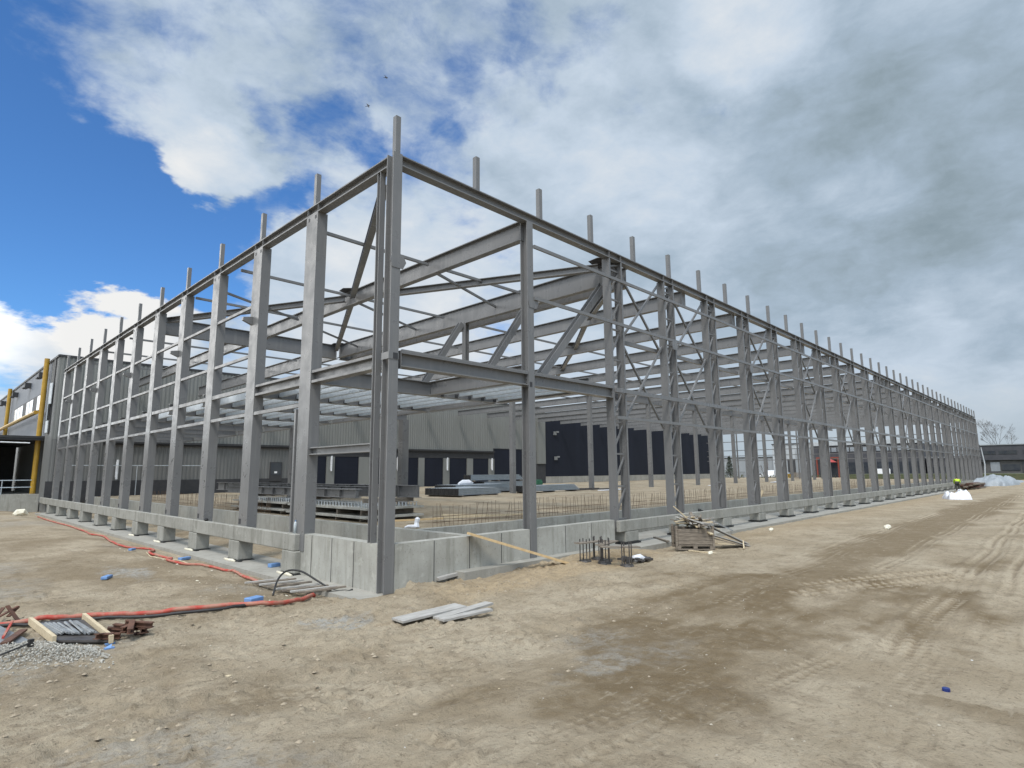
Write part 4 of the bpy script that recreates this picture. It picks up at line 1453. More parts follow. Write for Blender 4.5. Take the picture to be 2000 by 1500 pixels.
for k, (a, c, w, mt, lab) in enumerate((((9.95, -2.45, .78), (11.35, -3.05, .14), .24, 'wood_grey', 'grey board leaning out of the pallet box, uppermost on its right'), ((9.85, -2.6, .52), (11.2, -3.15, .10), .22, 'wood_grey', 'grey board leaning from the pallet box, below the uppermost one'),
                                        ((10.0, -2.55, .40), (11.0, -3.3, .08), .2, 'wood', 'brown board sloping to the sand right of the pallet box'), ((9.9, -2.75, .26), (10.5, -3.0, .2), .12, 'wood_pale', 'short pale timber end sticking out low on the right of the box'),
                                        ((10.3, -3.4, .12), (10.75, -3.2, .30), .035, 'wood_pale', 'thin pale lath leaning against the boards right of the box'), ((9.2, -2.2, .08), (9.3, -3.0, .05), .09, 'wood_pale', 'pale batten on the sand before the pallet box'),
                                        ((9.6, -2.1, .9), (9.3, -1.7, 1.35), .05, 'wood_pale', 'pale splinter standing up out of the pallet box'), ((9.7, -2.0, .9), (10.6, -2.5, .62), .16, 'wood_pale', 'pale flat board poking out of the box to the right'))):
    z = zb-.08
    o = MB().bar((a[0], a[1], a[2]+z), (c[0], c[1], c[2]+z), w, .028).build('scrap_board', M[mt])
    tag(o, lab, 'scrap wood')
o = MB().bar((11.3, .2, .145), (10.3, -.9, .17), .10, .035).build('batten', M['wood'])
tag(o, 'brown batten on the foundation strip left of the pallet box', 'batten')
o = MB().bar((14.75, -.24, .55), (15.15, -.95, .14), .05, .05).build('steel_angle', M['sheetmetal'])
tag(o, 'grey steel angle leaning on a plinth block right of the pallet box', 'steel angle')
o = MB().bar((20.75, .25, .92), (20.9, .05, 1.5), .10, .04, (1, 0, 0)).build('upright_board', M['wood_pale'])
tag(o, 'short pale board standing on the plinth beam of the long side', 'board')

# hoses and cables on the left ground


def smooth_path(pts, n=6):
    out = []
    P4 = [Vector(p) for p in pts]
    for i in range(len(P4)-1):
        p0_ = P4[max(i-1, 0)]; p1_ = P4[i]; p2_ = P4[i+1]; p3_ = P4[min(i+2, len(P4)-1)]
        for k in range(n):
            t = k/n
            out.append(.5*((2*p1_) + (p2_-p0_)*t + (2*p0_-5*p1_+4*p2_-p3_)*t*t + (3*p1_-p0_-3*p2_+p3_)*t**3))
    out.append(P4[-1])
    return out


def ground_line(name, xy, r, mat, label, cat, lift=None):
    pts = smooth_path([(x, y, 0) for x, y in xy])
    pts = [Vector((p.x, p.y, ghmax(p.x, p.y, .05)+(r if lift is None else lift))) for p in pts]
    z = [p.z for p in pts]
    for i in range(1, len(pts)-1):
        pts[i].z = max(z[i], (z[i-1]+z[i]+z[i+1])/3)
    o = MB().tube(pts, r, 8).build(name, mat, smooth=True)
    return tag(o, label, cat)


ground_line('red_hose', [(-6.3, 2.45), (-5.92, 2.22), (-5.5, 2.12), (-5.2, 2.02), (-4.9, 1.95), (-4.56, 1.72), (-4.29, 1.55), (-3.86, 1.38), (-3.3, 1.10), (-2.75, .85), (-2.3, .50), (-1.9, .58), (-1.45, .80), (-.98, 1.18)], .041, M['red'], 'thick red hose lying across the ground at the left front', 'hose')
ground_line('black_cable', [(-6.2, 2.25), (-5.45, 1.88), (-5.06, 1.75), (-4.56, 1.45), (-4.10, 1.15), (-3.30, .78), (-2.63, .72), (-2.25, .78)], .028, M['cable'], 'dark cable running along the thick red hose', 'cable')
ground_line('red_hose', [(-1.0, 38), (-1.05, 35), (-1.1, 31), (-1.0, 27.5), (-1.15, 22.6), (-1.4, 20.4), (-1.1, 19.6), (-1.45, 16.6), (-1.5, 14.2), (-1.0, 13.6), (-1.0, 12.6), (-1.45, 11.5), (-1.5, 10.4), (-1.35, 9.5), (-1.7, 8.7), (-1.5, 7.9), (-1.05, 7.4), (-.85, 6.5), (-.85, 5.8), (-.98, 4.9), (-1.0, 4.0)], .036, M['red'], 'long red hose snaking beside the foundation strip of the short side', 'hose')
ground_line('thin_rope', [(-1.5, 11.6), (-1.7, 10.2), (-1.5, 9.3), (-1.2, 8.4)], .014, M['wood_pale'], 'thin pale rope beside the long red hose', 'rope')
pts = smooth_path([(-1.62, 1.75, -.10), (-1.30, 2.25, .12), (-.98, 2.5, .24), (-.72, 2.35, .22), (-.50, 1.95, .02), (-.42, 1.55, -.10), (-.35, 1.1, -.14), (-.15, 1.02, -.10)])
tag(MB().tube(pts, .022, 8).build('black_cable', M['cable'], smooth=True), 'black cable arching over the slatted wood grid by the corner', 'cable')

# slatted grid of old laths at the corner
sg = empty('slatted_grid', (-.95, 2.3, -.13), 'old slatted wooden grid lying flat beside the foundation strip', 'wood grid')
for k in range(8):
    f = k/7
    a = Vector((-1.42+.30*f, 3.5-2.1*f, 0)); c = Vector((-.72+.35*f, 3.2-2.05*f, 0))
    p = a; q2 = c
    z = .06+.02*math.sin(k)
    MB().bar((p.x+.95-.1, p.y-2.3, z), (q2.x+.95+.12, q2.y-2.3, z+.02), .10, .03).build('slat', M['wood'] if k % 2 else M['wood_grey'], sg)
for f in (.2, .75):
    MB().bar((-1.42+.70*f+.95, 3.45-.25*f-2.3, .025), (-1.12+.75*f+.95, 1.35-.1*f-2.3, .025), .08, .035).build('cross_batten', M['wood'], sg)

# blue foam blocks and offcuts
GBL = 'blue foam blocks on the ground'
bb = None
for (x, y, s, rz, lab) in ((-2.38, .90, (.30, .20, .12), .3, 'blue foam block beside the thick red hose'), (-3.65, 6.45, (.34, .14, .07), 1.0, 'blue foam block on the open ground at the left'), (-1.05, 9.3, (.34, .16, .08), .4, 'blue foam block by the foundation strip of the short side'), (.12, 5.62, (.30, .16, .10), .2, 'blue foam block on the foundation strip between plinth blocks'), (-1.75, 12.3, (.22, .12, .07), .7, 'small blue foam block beside the long red hose')):
    zz = -.115 if x > 0 else ghmax(x, y)
    o = MB().cbox((0, 0, s[2]/2), s).build('foam_block', M['blue'], bevel=.01)
    o.location = (x, y, zz)
    o.rotation_euler = (0, 0, rz)
    tag(o, lab, 'foam block', GBL)
for (x, y, lab) in ((-4.98, -.30, 'blue torn plastic bit on the ground right of the formwork tray'), (-5.05, -.60, 'small blue plastic bit just below the other one, by the gravel')):
    o = MB().cbox((0, 0, .012), (.12, .08, .02)).add([(-.05, .03, .02), (.04, .05, .06), (.02, -.02, .02)], [(0, 1, 2)]).build('blue_scrap', M['blue'])
    o.location = on(x, y)
    tag(o, lab, 'plastic scrap')
o = MB().tube([(0, 0, 0), (0, 0, .035), (0, 0, .04)], [.038, .038, .030], 14).build('blue_disc', M['darkblue'])
o.location = on(.78, -9.60)
tag(o, 'dark blue round plastic cap on the sand at the right front', 'cap')

# formwork tray with rods
ty = empty('formwork_tray', (-5.33, .75, -.0), 'shallow wooden tray holding bare steel rods at the left front', 'tray')
zt = ghmax(-5.33, .75, .5)+.02
pA, pB, pC, pD = Vector((-5.62, 1.82, zt)), Vector((-5.55, .28, zt)), Vector((-5.00, -.32, zt)), Vector((-4.98, 1.50, zt))
off = Vector((5.33, -.75, 0))
m = MB()
m.add([p+off for p in (pA, pB, pC, pD)] + [p+off+Vector((0, 0, .03)) for p in (pA, pB, pC, pD)], [(0, 1, 2, 3), (7, 6, 5, 4), (0, 4, 5, 1), (1, 5, 6, 2), (2, 6, 7, 3), (3, 7, 4, 0)])
m.build('bottom_sheet', M['darksteel'], ty)
MB().bar(pA+off+Vector((-.02, .16, .05)), pB+off+Vector((-.02, -.06, .05)), .05, .11).build('side_beam', M['wood_pale'], ty)
MB().bar(pD+off+Vector((.02, .16, .05)), pC+off+Vector((.02, -.06, .05)), .05, .11).build('side_beam', M['wood_pale'], ty)
rr = random.Random(31)
for k in range(15):
    f = .12+.76*k/15+rr.uniform(-.02, .02)
    a = pA.lerp(pD, f)*.80+pB.lerp(pC, f)*.20
    c = pA.lerp(pD, f+.04)*.22+pB.lerp(pC, f+.04)*.78
    zoff = Vector((0, 0, .055+rr.uniform(0, .03)))
    o = MB().tube([a+zoff+Vector((rr.uniform(-.05, .05), 0, 0)), c+zoff], .017, 6).build('steel_rod', M['sheetmetal'])
    tag(o, 'bare grey steel rod lying loose in the wooden formwork tray', 'rod', 'steel rods in the formwork tray')
# gravel heap
gv = MB()
rr = random.Random(41)
for k in range(2000):
    u, v = rr.random(), rr.random()
    x = -6.5+1.35*u; y = (.55-1.2*u*.9)+rr.gauss(0, .33)-.25
    hgt = .16*max(0, 1-((x+5.85)/.75)**2)*math.exp(-((y-(.30-1.08*u))/.45)**2)
    s = rr.uniform(.008, .022)
    c = Vector((x, y, ghz(x, y)+hgt*rr.random()+s*.4))
    pts_ = [c+Vector((rr.uniform(.6, 1.2)*s*a, rr.uniform(.6, 1.2)*s*b_, rr.uniform(.5, 1)*s*cz)) for a, b_, cz in ((1, 0, 0), (0, 1, 0), (-1, 0, 0), (0, -1, 0), (0, 0, 1), (0, 0, -.6))]
    gv.add(pts_, [(0, 1, 4), (1, 2, 4), (2, 3, 4), (3, 0, 4), (1, 0, 5), (2, 1, 5), (3, 2, 5), (0, 3, 5)])
tag(gv.build('gravel', M['stone']), kind='stuff')
o = MB().tube([(-6.35, -.40, ghz(-6.35, -.4)+.10), (-5.92, -.22, ghz(-5.92, -.22)+.16)], .012, 6).cbox((-5.90, -.20, ghz(-5.9, -.2)+.16), (.06, .05, .10), .4).build('steel_bar', M['cable'])
tag(o, 'thin dark steel bar with a nut lying on the gravel', 'steel bar')
# rusty parts heap
rj = empty('steel_scrap', (-4.75, -.15, ghmax(-4.75, -.15)), 'heap of rusty welded steel brackets right of the formwork tray', 'steel scrap')
rr = random.Random(51)
for k in range(13):
    a = Vector((rr.uniform(-.28, .28), rr.uniform(-.22, .22), rr.uniform(.03, .16)))
    an = rr.uniform(0, 3.14)
    L = rr.uniform(.10, .36)
    dv = Vector((math.cos(an), math.sin(an), rr.uniform(-.25, .25)))*L/2
    MB().ibeam(a-dv, a+dv, .08, .08, .014, .014).build('bracket', M['rust'], rj)
# sheet and rusty angles at the left edge
o = MB().cbox((0, 0, .02), (.34, 1.7, .02), 0).build('steel_sheet', M['sheetmetal'])
o.location = (-6.08, 1.35, ghmax(-6.08, 1.35, .4)+.01)
o.rotation_euler = (0, .06, R(8))
tag(o, 'grey steel sheet lying at the left edge of the ground', 'steel sheet')
o = MB().bar((-6.12, .35, .1), (-5.80, 1.30, .06), .10, .03).build('rusty_angle', M['rust'])
tag(o, 'rusty flat steel lying beside the grey sheet', 'steel bar')
o = MB().bar((-6.10, .75, .1), (-5.86, 2.05, .08), .03, .03).build('red_rod', M['red'])
tag(o, 'thin red rod lying on the grey steel sheet', 'rod')
rj2 = empty('steel_scrap', (-5.95, 2.55, ghmax(-5.95, 2.55)), 'small heap of rusty steel pieces at the left end of the thick red hose', 'steel scrap')
for k in range(7):
    a = Vector((rr.uniform(-.2, .15), rr.uniform(-.15, .15), rr.uniform(.05, .15)))
    an = rr.uniform(0, 3.14)
    dv = Vector((math.cos(an), math.sin(an), rr.uniform(-.2, 1.2)))*rr.uniform(.10, .2)
    MB().bar(a-dv, a+dv, .06, .02).build('bracket', M['rust'], rj2)

# small stones, wood chips and foam bits strewn over the ground
def strew(name, mat, n, seed, region, smin, smax, flat=.6):
    rr = random.Random(seed)
    m = MB()
    for k in range(n):
        x, y = region(rr)
        if x > -.7 and y > -.45:
            continue
        s = smin+(smax-smin)*rr.random()**3
        c = Vector((x, y, ghz(x, y)+s*flat*.2))
        a0 = rr.uniform(0, 6.28)
        el = rr.uniform(.5, 1.0)
        ring = [c+Vector((math.cos(a0+j*1.2566)*s*rr.uniform(.7, 1.2), math.sin(a0+j*1.2566)*s*el*rr.uniform(.7, 1.2), 0)) for j in range(5)]
        top = c+Vector((rr.uniform(-.2, .2)*s, rr.uniform(-.2, .2)*s, s*flat))
        m.add(ring+[top], [(j, (j+1) % 5, 5) for j in range(5)])
    return tag(m.build(name, mat), kind='stuff')


def reg_all(rr):
    t = rr.random()
    if t < .6:
        return rr.uniform(-7.5, 4), rr.uniform(-9.8, 3)
    return -7.3+rr.expovariate(1/14.), rr.uniform(-10.4, 8)


clod2 = material('pale_pebbles', (.40, .36, .29), (.26, .22, .165), 9, .95)
clod = material('soil_clods', (.36, .30, .22), (.25, .20, .14), 9, .95, 0, .3, 50)
strew('loose_stones', clod2, 1300, 61, reg_all, .005, .022, .5)
strew('soil_clods', clod, 3600, 62, lambda r_: (r_.uniform(-7.2, 2.5), r_.uniform(-5.0, 5.0)+r_.gauss(0, 1)), .008, .042, .5)
strew('soil_crumbs', clod, 2600, 65, lambda r_: (r_.uniform(1.5, 14), -r_.expovariate(1/1.3)-.4), .008, .034, .5)
strew('wood_chips', M['wood_pale'], 22, 63, reg_all, .01, .07, .25)
strew('foam_flakes', M['foam'], 50, 64, lambda r_: (r_.uniform(-2.4, .0), r_.uniform(.5, 14)), .02, .08, .4)
strew('white_flakes', M['white'], 22, 66, reg_all, .006, .022, .3)
for i, (x, y, s, lab) in enumerate(((9.05, -2.95, .16, 'cream foam lump on the sand in front of the pallet box'), (16.2, -2.0, .2, 'cream foam lump on the sand right of the pallet box'), (19.5, -5.2, .3, 'cream foam lump on the track near the middle of the long side'), (-1.8, 38.6, .7, 'pale boulder at the far end of the left ground'))):
    m = MB()
    m.tube([(-s*.5, 0, s*.1), (-s*.2, s*.1, s*.28), (s*.2, -s*.05, s*.34), (s*.5, 0, s*.12)], [s*.18, s*.36, s*.32, s*.12], 7)
    o = m.build('foam_lump' if i < 3 else 'boulder', M['foam'], smooth=False)
    o.location = on(x, y, -.02)
    tag(o, lab, 'foam lump' if i < 3 else 'boulder')
# spray foam along the pads of the first blocks
for k in range(5):
    m = MB()
    y = 4.24+3.66*k
    m.tube([(-.25, y-.45, .0), (-.24, y-.2, .01), (-.26, y+.1, .0), (-.22, y+.42, .0)], [.03, .045, .04, .03], 6)
    o = m.build('foam_bead', M['foam'], smooth=True)
    o.location = (0, 0, -.10)
    tag(o, 'cream foam bead before the %s block of the short side' % ORD[k], 'foam bead', 'foam beads along the blocks')
    if k in (1, 2, 3, 4):
        o = MB().bar((-.16+.02, y-.62, -.09), (-.19, y-.39, -.09), .10, .04).build('rubber_strip', M['black'])
        tag(o, 'black rubber strip sticking out beside the %s block of the short side' % ORD[k], 'rubber strip', 'rubber strips by the blocks')

# ------------------------------------------------------------------ inside the frame
ZI = .90
# welded rebar panels along the pit wall
GR = 'rebar panels standing behind the pit wall'
rb = None


def rebar_panel(L, seed):
    rr = random.Random(seed)
    m = MB()
    n = int(L/.16)
    for k in range(n):
        x = k*L/n
        lean = rr.uniform(-.04, .04) if rr.random() < .75 else rr.uniform(-.22, .22)
        m.tube([(x, 0, -.08), (x+lean, rr.uniform(-.06, .06), (.62+rr.uniform(-.08, .06)))], .0065, 3, caps=False)
    for z in (.10, .26):
        m.bar((0, 0, z), (L-.1, 0, z), .014, .014)
    return m


protos = [rebar_panel(2.9, s).build('rebar_panel', M['rebar']) for s in (1, 2, 3)]
for k in range(18):
    o = protos[k] if k < 3 else protos[k % 3].copy()
    if k >= 3:
        col.objects.link(o)
    o.location = (3.6+3.0*k, 2.95, ZI)
    tag(o, '%s rusty rebar panel from the corner, behind the pit wall of the long side' % ORD[k], 'rebar', GR)
for k in range(6):
    o = protos[k % 3].copy()
    col.objects.link(o)
    o.location = (2.98, 12.5+3.0*k, ZI)
    o.rotation_euler = (0, 0, math.pi/2)
    tag(o, '%s rusty rebar panel behind the pit wall of the short side, beside the slab stack' % ORD[k], 'rebar', GR)

# stacked lattice slabs and steel beams on them
GP = 'lattice girder slabs stacked inside the frame'
n_ = 0
for (x0, y0, L) in ((3.0, 5.6, 5.6), (3.2, 11.8, 5.4)):
    for lvl in range(2):
        z = ZI+.10+lvl*.26
        pos_ = ('lower', 'upper')[lvl]+' of the two in the '+('near' if y0 < 8 else 'far')+' stack'
        o = empty('lattice_slab', (x0+.15*lvl, y0+.2*lvl, z), 'grey precast slab with lattice girders, %s beside the pit wall' % pos_, 'precast slab', GP)
        MB().box(0, 2.3, 0, L, 0, .065).build('slab', M['conc'], o)
        if lvl == 1:
            for j in range(5):
                m = MB()
                x = .25+.45*j
                nz = int(L/.20)
                for q_ in range(nz):
                    ya, yb_ = q_*L/nz, (q_+.5)*L/nz
                    m.bar((x-.04, ya+.02, .06), (x, yb_, .2), .014, .014)
                    m.bar((x, yb_, .2), (x+.04, (q_+1)*L/nz-.02, .06), .014, .014)
                m.bar((x, .02, .205), (x, L-.02, .205), .016, .016)
                m.build('lattice_girder', M['galv_light'], o)
        for j in range(4):
            yy = .5+j*(L-1)/3
            MB().box(.1, 2.2, yy-.04, yy+.04, -.10 if lvl == 0 else -.195, -.002).build('bearer', M['wood'], o)
GBM = 'long steel beams lying on the slab stacks'
for i, (x, y0, y1, h, lab) in enumerate(((5.2, 5.75, 24.5, .42, 'long grey steel beam with stiffeners lying on the slab stack, nearest its right edge'), (4.75, 6.8, 21.5, .36, 'shorter grey steel beam on the slab stack, left of the long one'), (4.2, 8.0, 18.0, .30, 'low grey steel beam lying on the slab stack, second from the pit wall'), (3.7, 7.2, 19.0, .30, 'low grey steel beam on the slab stack, closest to the pit wall'))):
    o = empty('steel_beam', (x, y0, 1.60), lab, 'steel beam', GBM)
    MB().ibeam((0, 0, h/2), (0, y1-y0, h/2), .22, h, .02, .012).build('beam', S, o)
    for k in range(int((y1-y0)/1.1)):
        MB().box(-.105, -.008, .02+1.1*k, .035+1.1*k, .022, h-.022).build('stiffener', S, o)
for (y, lab) in ((6.4, 'timber bearer under the near ends of the steel beams'), (11.0, 'timber bearer under the steel beams at mid length'), (16.6, 'timber bearer under the far part of the steel beams')):
    o = MB().box(3.4, 5.4, y-.06, y+.06, 1.445, 1.598).build('bearer', M['wood'])
    tag(o, lab, 'timber')
    o = MB().box(5.36, 5.48, y-.06, y+.06, ZI-.05, 1.598)
for (a, c, lab) in (((4.9, 4.55, .98), (8.0, 3.25, 1.0), 'pale batten lying behind the pit wall at its corner'), ((5.6, 5.0, 1.02), (7.0, 4.2, .98), 'second pale batten behind the pit wall, further back'), ((3.4, 4.7, .98), (5.0, 4.2, .98), 'brown plank lying before the near slab stack')):
    o = MB().bar(a, c, .10, .05).build('batten', M['wood_pale'] if 'pale' in lab else M['wood_new'])
    tag(o, lab, 'batten')
m = MB()
m.tube([(0, 0, .0), (.02, .02, .16), (.05, .0, .30), (.04, .0, .36)], [.12, .08, .10, .02], 7).tube([(-.05, 0, .03), (-.3, .1, .05), (-.42, .12, .02)], [.07, .05, .03], 7)
o = m.build('plastic_bag', M['bag'], smooth=False)
o.location = (3.05, 3.0, .905)
o.scale = (.8, .8, .8)
tag(o, 'white plastic bag standing behind the corner of the pit wall', 'bag')


def bundle(name, loc, rz, nx_, nz_, L, label, w=.24, h=.11):
    o = empty(name, loc, label, 'steel bundle', None, rz)
    m = MB()
    for i in range(nx_):
        for k in range(nz_):
            m.channel((0, i*w*.5+.06, .11+k*h+.05), (L*(1-.03*k), i*w*.5+.06, .11+k*h+.05), w*.46, h*.96, .012)
    m.build('channels', M['galv'], o)
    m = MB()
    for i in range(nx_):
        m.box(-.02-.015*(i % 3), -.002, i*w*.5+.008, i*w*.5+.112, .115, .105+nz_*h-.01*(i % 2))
    m.build('end_shade_plates', M['black'], o)  # black plates stand in for the shade inside the open channels
    for x in (.4, L*.5, L-.5):
        MB().box(x-.05, x+.05, -.05, nx_*w*.5+.05, 0, .108).build('bearer', M['wood'], o)
        MB().box(x-.015, x+.015, -.005, nx_*w*.5+.01, .11+nz_*h, .115+nz_*h).build('strap', M['dark'], o)
    return o


bundle('purlin_bundle', (17.3, 17.7, ZI), R(9), 24, 4, 4.6, 'wide low bundle of galvanised purlins, nearest of the pile, open ends shaded by black plates')
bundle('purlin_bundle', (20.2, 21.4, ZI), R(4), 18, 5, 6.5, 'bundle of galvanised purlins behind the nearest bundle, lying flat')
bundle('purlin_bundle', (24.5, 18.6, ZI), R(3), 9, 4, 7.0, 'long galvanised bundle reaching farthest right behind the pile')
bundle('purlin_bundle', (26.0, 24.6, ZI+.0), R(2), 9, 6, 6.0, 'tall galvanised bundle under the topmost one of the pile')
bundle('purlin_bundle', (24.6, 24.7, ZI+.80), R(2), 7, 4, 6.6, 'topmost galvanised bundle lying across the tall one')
m = MB()
m.tube([(0, 0, .03), (.5, .1, .10), (1.0, 0, .12), (1.5, .15, .06)], [.10, .22, .2, .06], 7)
o = m.build('foil_scrap', M['bag'], smooth=False)
o.location = (21.0, 22.0, ZI+.70)
tag(o, 'white torn foil on top of the galvanised purlin pile', 'foil')
o = MB().cbox((0, 0, .20), (1.1, .8, .4)).cbox((0, 0, .50), (1.0, .7, .2), .1).build('green_drum', material('green_plastic', (.02, .12, .06), (.015, .09, .05), 4, .5), bevel=.06)
o.location = (46.5, 37, ZI)
tag(o, 'green plastic container before the high dock door', 'container')
o = MB().bar((31.5, 19.6, .97), (35.3, 18.6, .97), .5, .10).bar((31.8, 19.4, 1.05), (34.0, 19.0, 1.04), .3, .06).build('dark_plates', M['darksteel'])
tag(o, 'dark plates lying at the foot of an inner column', 'steel plates')
for (x, y, lab) in ((33.5, 17.5, 'pale foil strip on the sand before the inner column with dark plates'), (52, 17, 'pale foil strip on the sand by the column before the conifer'), (70, 17.5, 'pale foil strip on the sand, farthest along the long side')):
    o = MB().cbox((0, 0, .03), (3.0, .5, .05), .1).cbox((1.6, .3, .04), (1.0, .4, .06), -.3).build('foil_strip', M['bag'])
    o.location = (x, y, ZI)
    tag(o, lab, 'foil', 'foil strips on the inner sand')

# ------------------------------------------------------------------ far right of the yard
def body_mesh(name, chain, mat, parent):
    """continuous figure grown from connected joints (skin modifier)"""
    vs, es, rad = chain
    me_ = bpy.data.meshes.new(name)
    me_.from_pydata(vs, es, [])
    me_.materials.append(mat)
    o = bpy.data.objects.new(name, me_)
    col.objects.link(o)
    o.parent = parent
    md = o.modifiers.new('skin', 'SKIN')
    md.use_smooth_shade = True
    for i, r in enumerate(rad):
        sv = me_.skin_vertices[0].data[i]
        sv.radius = (r, r)
        sv.use_root = (i == 0)
    sb = o.modifiers.new('sub', 'SUBSURF')
    sb.levels = sb.render_levels = 2
    return o


pe = empty('person', on(71.5, -.95), 'worker in a yellow hi-vis jacket bending over at the far end of the plinth', 'person', None, R(10))
# x = forward; hips bent, back inclined, head down
vs = [(0, 0, .92), (0, .10, .90), (.04, .11, .50), (-.02, .11, .08), (.12, .12, .04), (0, -.10, .90), (.10, -.11, .50), (.05, -.11, .08), (.19, -.12, .04)]
es = [(0, 1), (1, 2), (2, 3), (3, 4), (0, 5), (5, 6), (6, 7), (7, 8)]
rad = [.15, .12, .085, .06, .05, .12, .085, .06, .05]
# torso, neck, head, arms continue the same chain
vs += [(.16, 0, 1.10), (.34, 0, 1.24), (.42, 0, 1.29), (.52, 0, 1.31), (.33, .20, 1.22), (.42, .24, .98), (.55, .20, .78), (.60, .19, .70), (.33, -.20, 1.22), (.44, -.24, .98), (.58, -.20, .80), (.63, -.19, .72)]
es += [(0, 9), (9, 10), (10, 11), (11, 12), (10, 13), (13, 14), (14, 15), (15, 16), (10, 17), (17, 18), (18, 19), (19, 20)]
rad += [.16, .15, .07, .10, .08, .06, .045, .035, .08, .06, .045, .035]
body_mesh('body', (vs, es, rad), M['skin'], pe)
vs = [(-.02, 0, .96), (.16, 0, 1.10), (.34, 0, 1.24), (.33, .21, 1.22), (.42, .25, .98), (.54, .21, .80), (.33, -.21, 1.22), (.44, -.25, .98), (.57, -.21, .82)]
es = [(0, 1), (1, 2), (2, 3), (3, 4), (4, 5), (2, 6), (6, 7), (7, 8)]
body_mesh('jacket', (vs, es, [.19, .20, .18, .10, .085, .07, .10, .085, .07]), M['hivis'], pe)
vs = [(0, 0, .92), (0, .10, .90), (.04, .11, .50), (-.02, .11, .10), (0, -.10, .90), (.10, -.11, .50), (.05, -.11, .10)]
es = [(0, 1), (1, 2), (2, 3), (0, 4), (4, 5), (5, 6)]
body_mesh('trousers', (vs, es, [.17, .135, .10, .08, .135, .10, .08]), M['trouser'], pe)
vs = [(-.02, .11, .06), (.13, .12, .03)]
body_mesh('boot', (vs, [(0, 1)], [.065, .05]), M['black'], pe)
vs = [(.05, -.11, .06), (.20, -.12, .03)]
body_mesh('boot', (vs, [(0, 1)], [.065, .05]), M['black'], pe)
m = MB()
for j in range(5):
    a = j/4*math.pi/2
hel = [(.50, 0, 1.30), (.545, 0, 1.345), (.575, 0, 1.375), (.59, 0, 1.39)]
MB().tube(hel, [.135, .13, .09, .02], 12).build('hair', M['black'], pe, smooth=True)


def heap(name, cx, cy, lx, ly, h, seed, mat, label, cat, rz=0., ridge=.5, n=34, crumple=.18):
    """draped sheet over a pile: closed height field"""
    m = MB()
    rr = np.random.RandomState(seed)
    us = np.linspace(-1, 1, n)
    U, V = np.meshgrid(us, us)
    r = np.sqrt(U**2+V**2)
    base = np.clip(1-np.maximum(np.abs(U), np.abs(V))**2.2, 0, 1)**.55
    prof = base*(.75+.5*fbm(U*1.3+5, V*1.3+3, 1.0, 3, seed))
    cr_ = fbm(U*3+9, V*3, 1.2, 4, seed+5, .6)
    Zz = np.clip(prof*h + cr_*crumple*h*base, 0.0, None)
    ca, sa = math.cos(rz), math.sin(rz)
    idx_ = {}
    for j in range(n):
        for i in range(n):
            wob = 1+.10*float(vnoise(np.array(U[j, i]*3+seed), np.array(V[j, i]*3), seed))
            x = U[j, i]*lx/2*wob; y = V[j, i]*ly/2*wob
            m.v.append((x*ca-y*sa, x*sa+y*ca, float(Zz[j, i])))
    for j in range(n-1):
        for i in range(n-1):
            k = j*n+i
            m.f.append((k, k+1, k+n+1, k+n))
    o = m.build(name, mat, smooth=True)
    o.location = (cx, cy, gh(np.array(cx), np.array(cy)).item()-.02)
    return tag(o, label, cat)


heap('white_sheet', 48.2, -3.75, 1.9, 1.4, .85, 3, M['bag'], 'crumpled white plastic sheet on the sand at the far right', 'plastic sheet', .4, crumple=.36)
heap('tarpaulin', 96, -2.2, 10.5, 3.4, 1.7, 8, M['tarp'], 'big grey-blue tarpaulin draped over a pile at the far end of the yard', 'tarpaulin', -.10, crumple=.2)
heap('tarpaulin', 118, -1.6, 12, 4, .75, 12, M['tarp'], 'low grey-blue tarpaulin behind the big draped pile', 'tarpaulin', .0, crumple=.2)
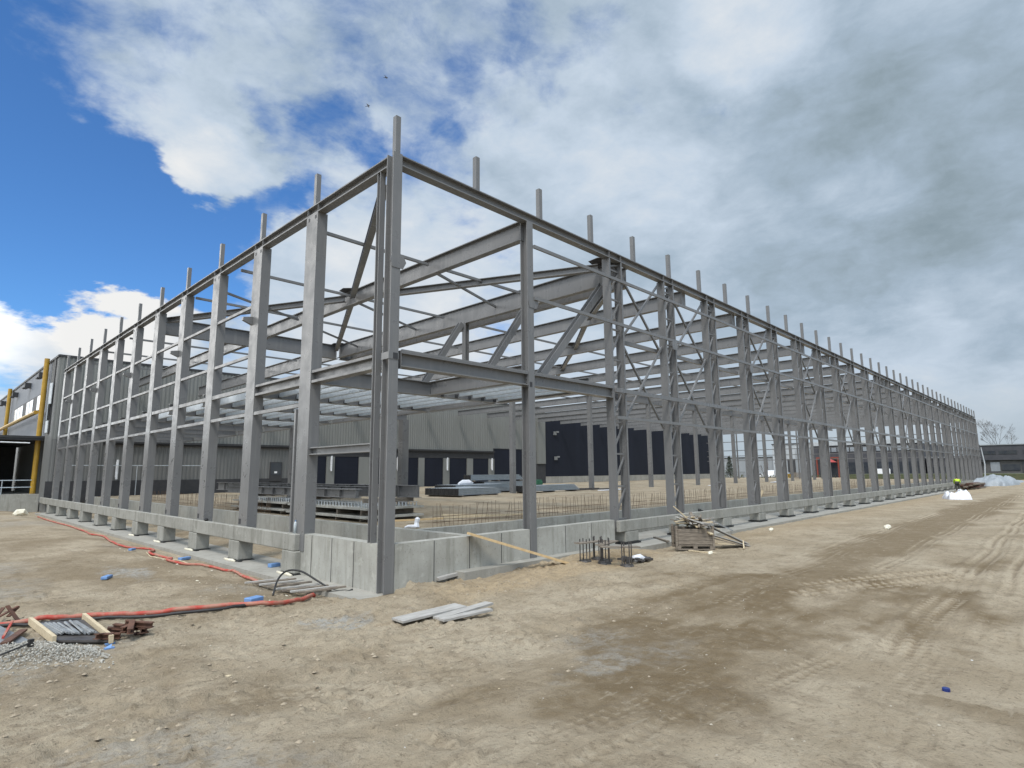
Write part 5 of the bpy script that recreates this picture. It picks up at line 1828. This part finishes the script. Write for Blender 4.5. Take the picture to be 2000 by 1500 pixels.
# rusty timber pile before the tarpaulin
GT = 'brown planks in the pile before the tarpaulin'
rr = random.Random(71)
for lvl in range(4):
    for k in range(4):
        x = 80+rr.uniform(-1.2, 1.2)
        y = -2.0+.42*k+rr.uniform(-.05, .05)
        o = MB().box(-3.2, 3.2, -.17, .17, 0, .13).build('brown_plank', M['rust'] if (k+lvl) % 3 else M['wood'])
        o.location = (x, y, .17+.155*lvl)
        o.rotation_euler = (0, 0, rr.uniform(-.04, .04))
        tag(o, 'rusty brown plank in the low pile between the worker and the big tarpaulin', 'plank', GT)

# two crows
def bird(loc, rz, label):
    o = empty('bird', loc, label, 'bird', None, rz)
    m = MB()
    m.tube([(-.26, 0, 0), (-.12, 0, .01), (.02, 0, .0), (.13, 0, .01), (.20, 0, .03), (.26, 0, .025)], [.03, .055, .075, .06, .045, .008], 8)
    k = len(m.v)
    for s in (-1, 1):
        vs_ = [(.10, s*.05, .02), (-.06, s*.05, .02), (-.07, s*.26, .09), (.09, s*.24, .10), (-.12, s*.52, .06), (-.02, s*.54, .07)]
        bt = [(x, y, z-.012) for x, y, z in vs_]
        f_ = [(0, 1, 2, 3), (3, 2, 4, 5)]
        m.add(vs_+bt, f_+[tuple(i+6 for i in reversed(q_)) for q_ in f_]+[(0, 3, 9, 6), (3, 5, 11, 9), (5, 4, 10, 11), (4, 2, 8, 10), (2, 1, 7, 8), (1, 0, 6, 7)])
    m.add([(-.22, -.03, 0), (-.22, .03, 0), (-.42, .07, 0), (-.42, -.07, 0), (-.22, -.03, -.012), (-.22, .03, -.012), (-.42, .07, -.012), (-.42, -.07, -.012)], [(0, 1, 2, 3), (7, 6, 5, 4), (0, 4, 5, 1), (1, 5, 6, 2), (2, 6, 7, 3), (3, 7, 4, 0)])
    m.build('body', M['feather'], o)
    return o


b1 = bird((32.9, 55.65, 53.4), R(-20), 'lower of the two black birds flying above the corner post')
b1.rotation_euler = (R(60), R(-20), R(-30))
b2 = bird((34.24, 53.4, 57.3), R(-20), 'upper of the two black birds flying in the clouds')
b2.rotation_euler = (R(55), R(-15), R(-20))
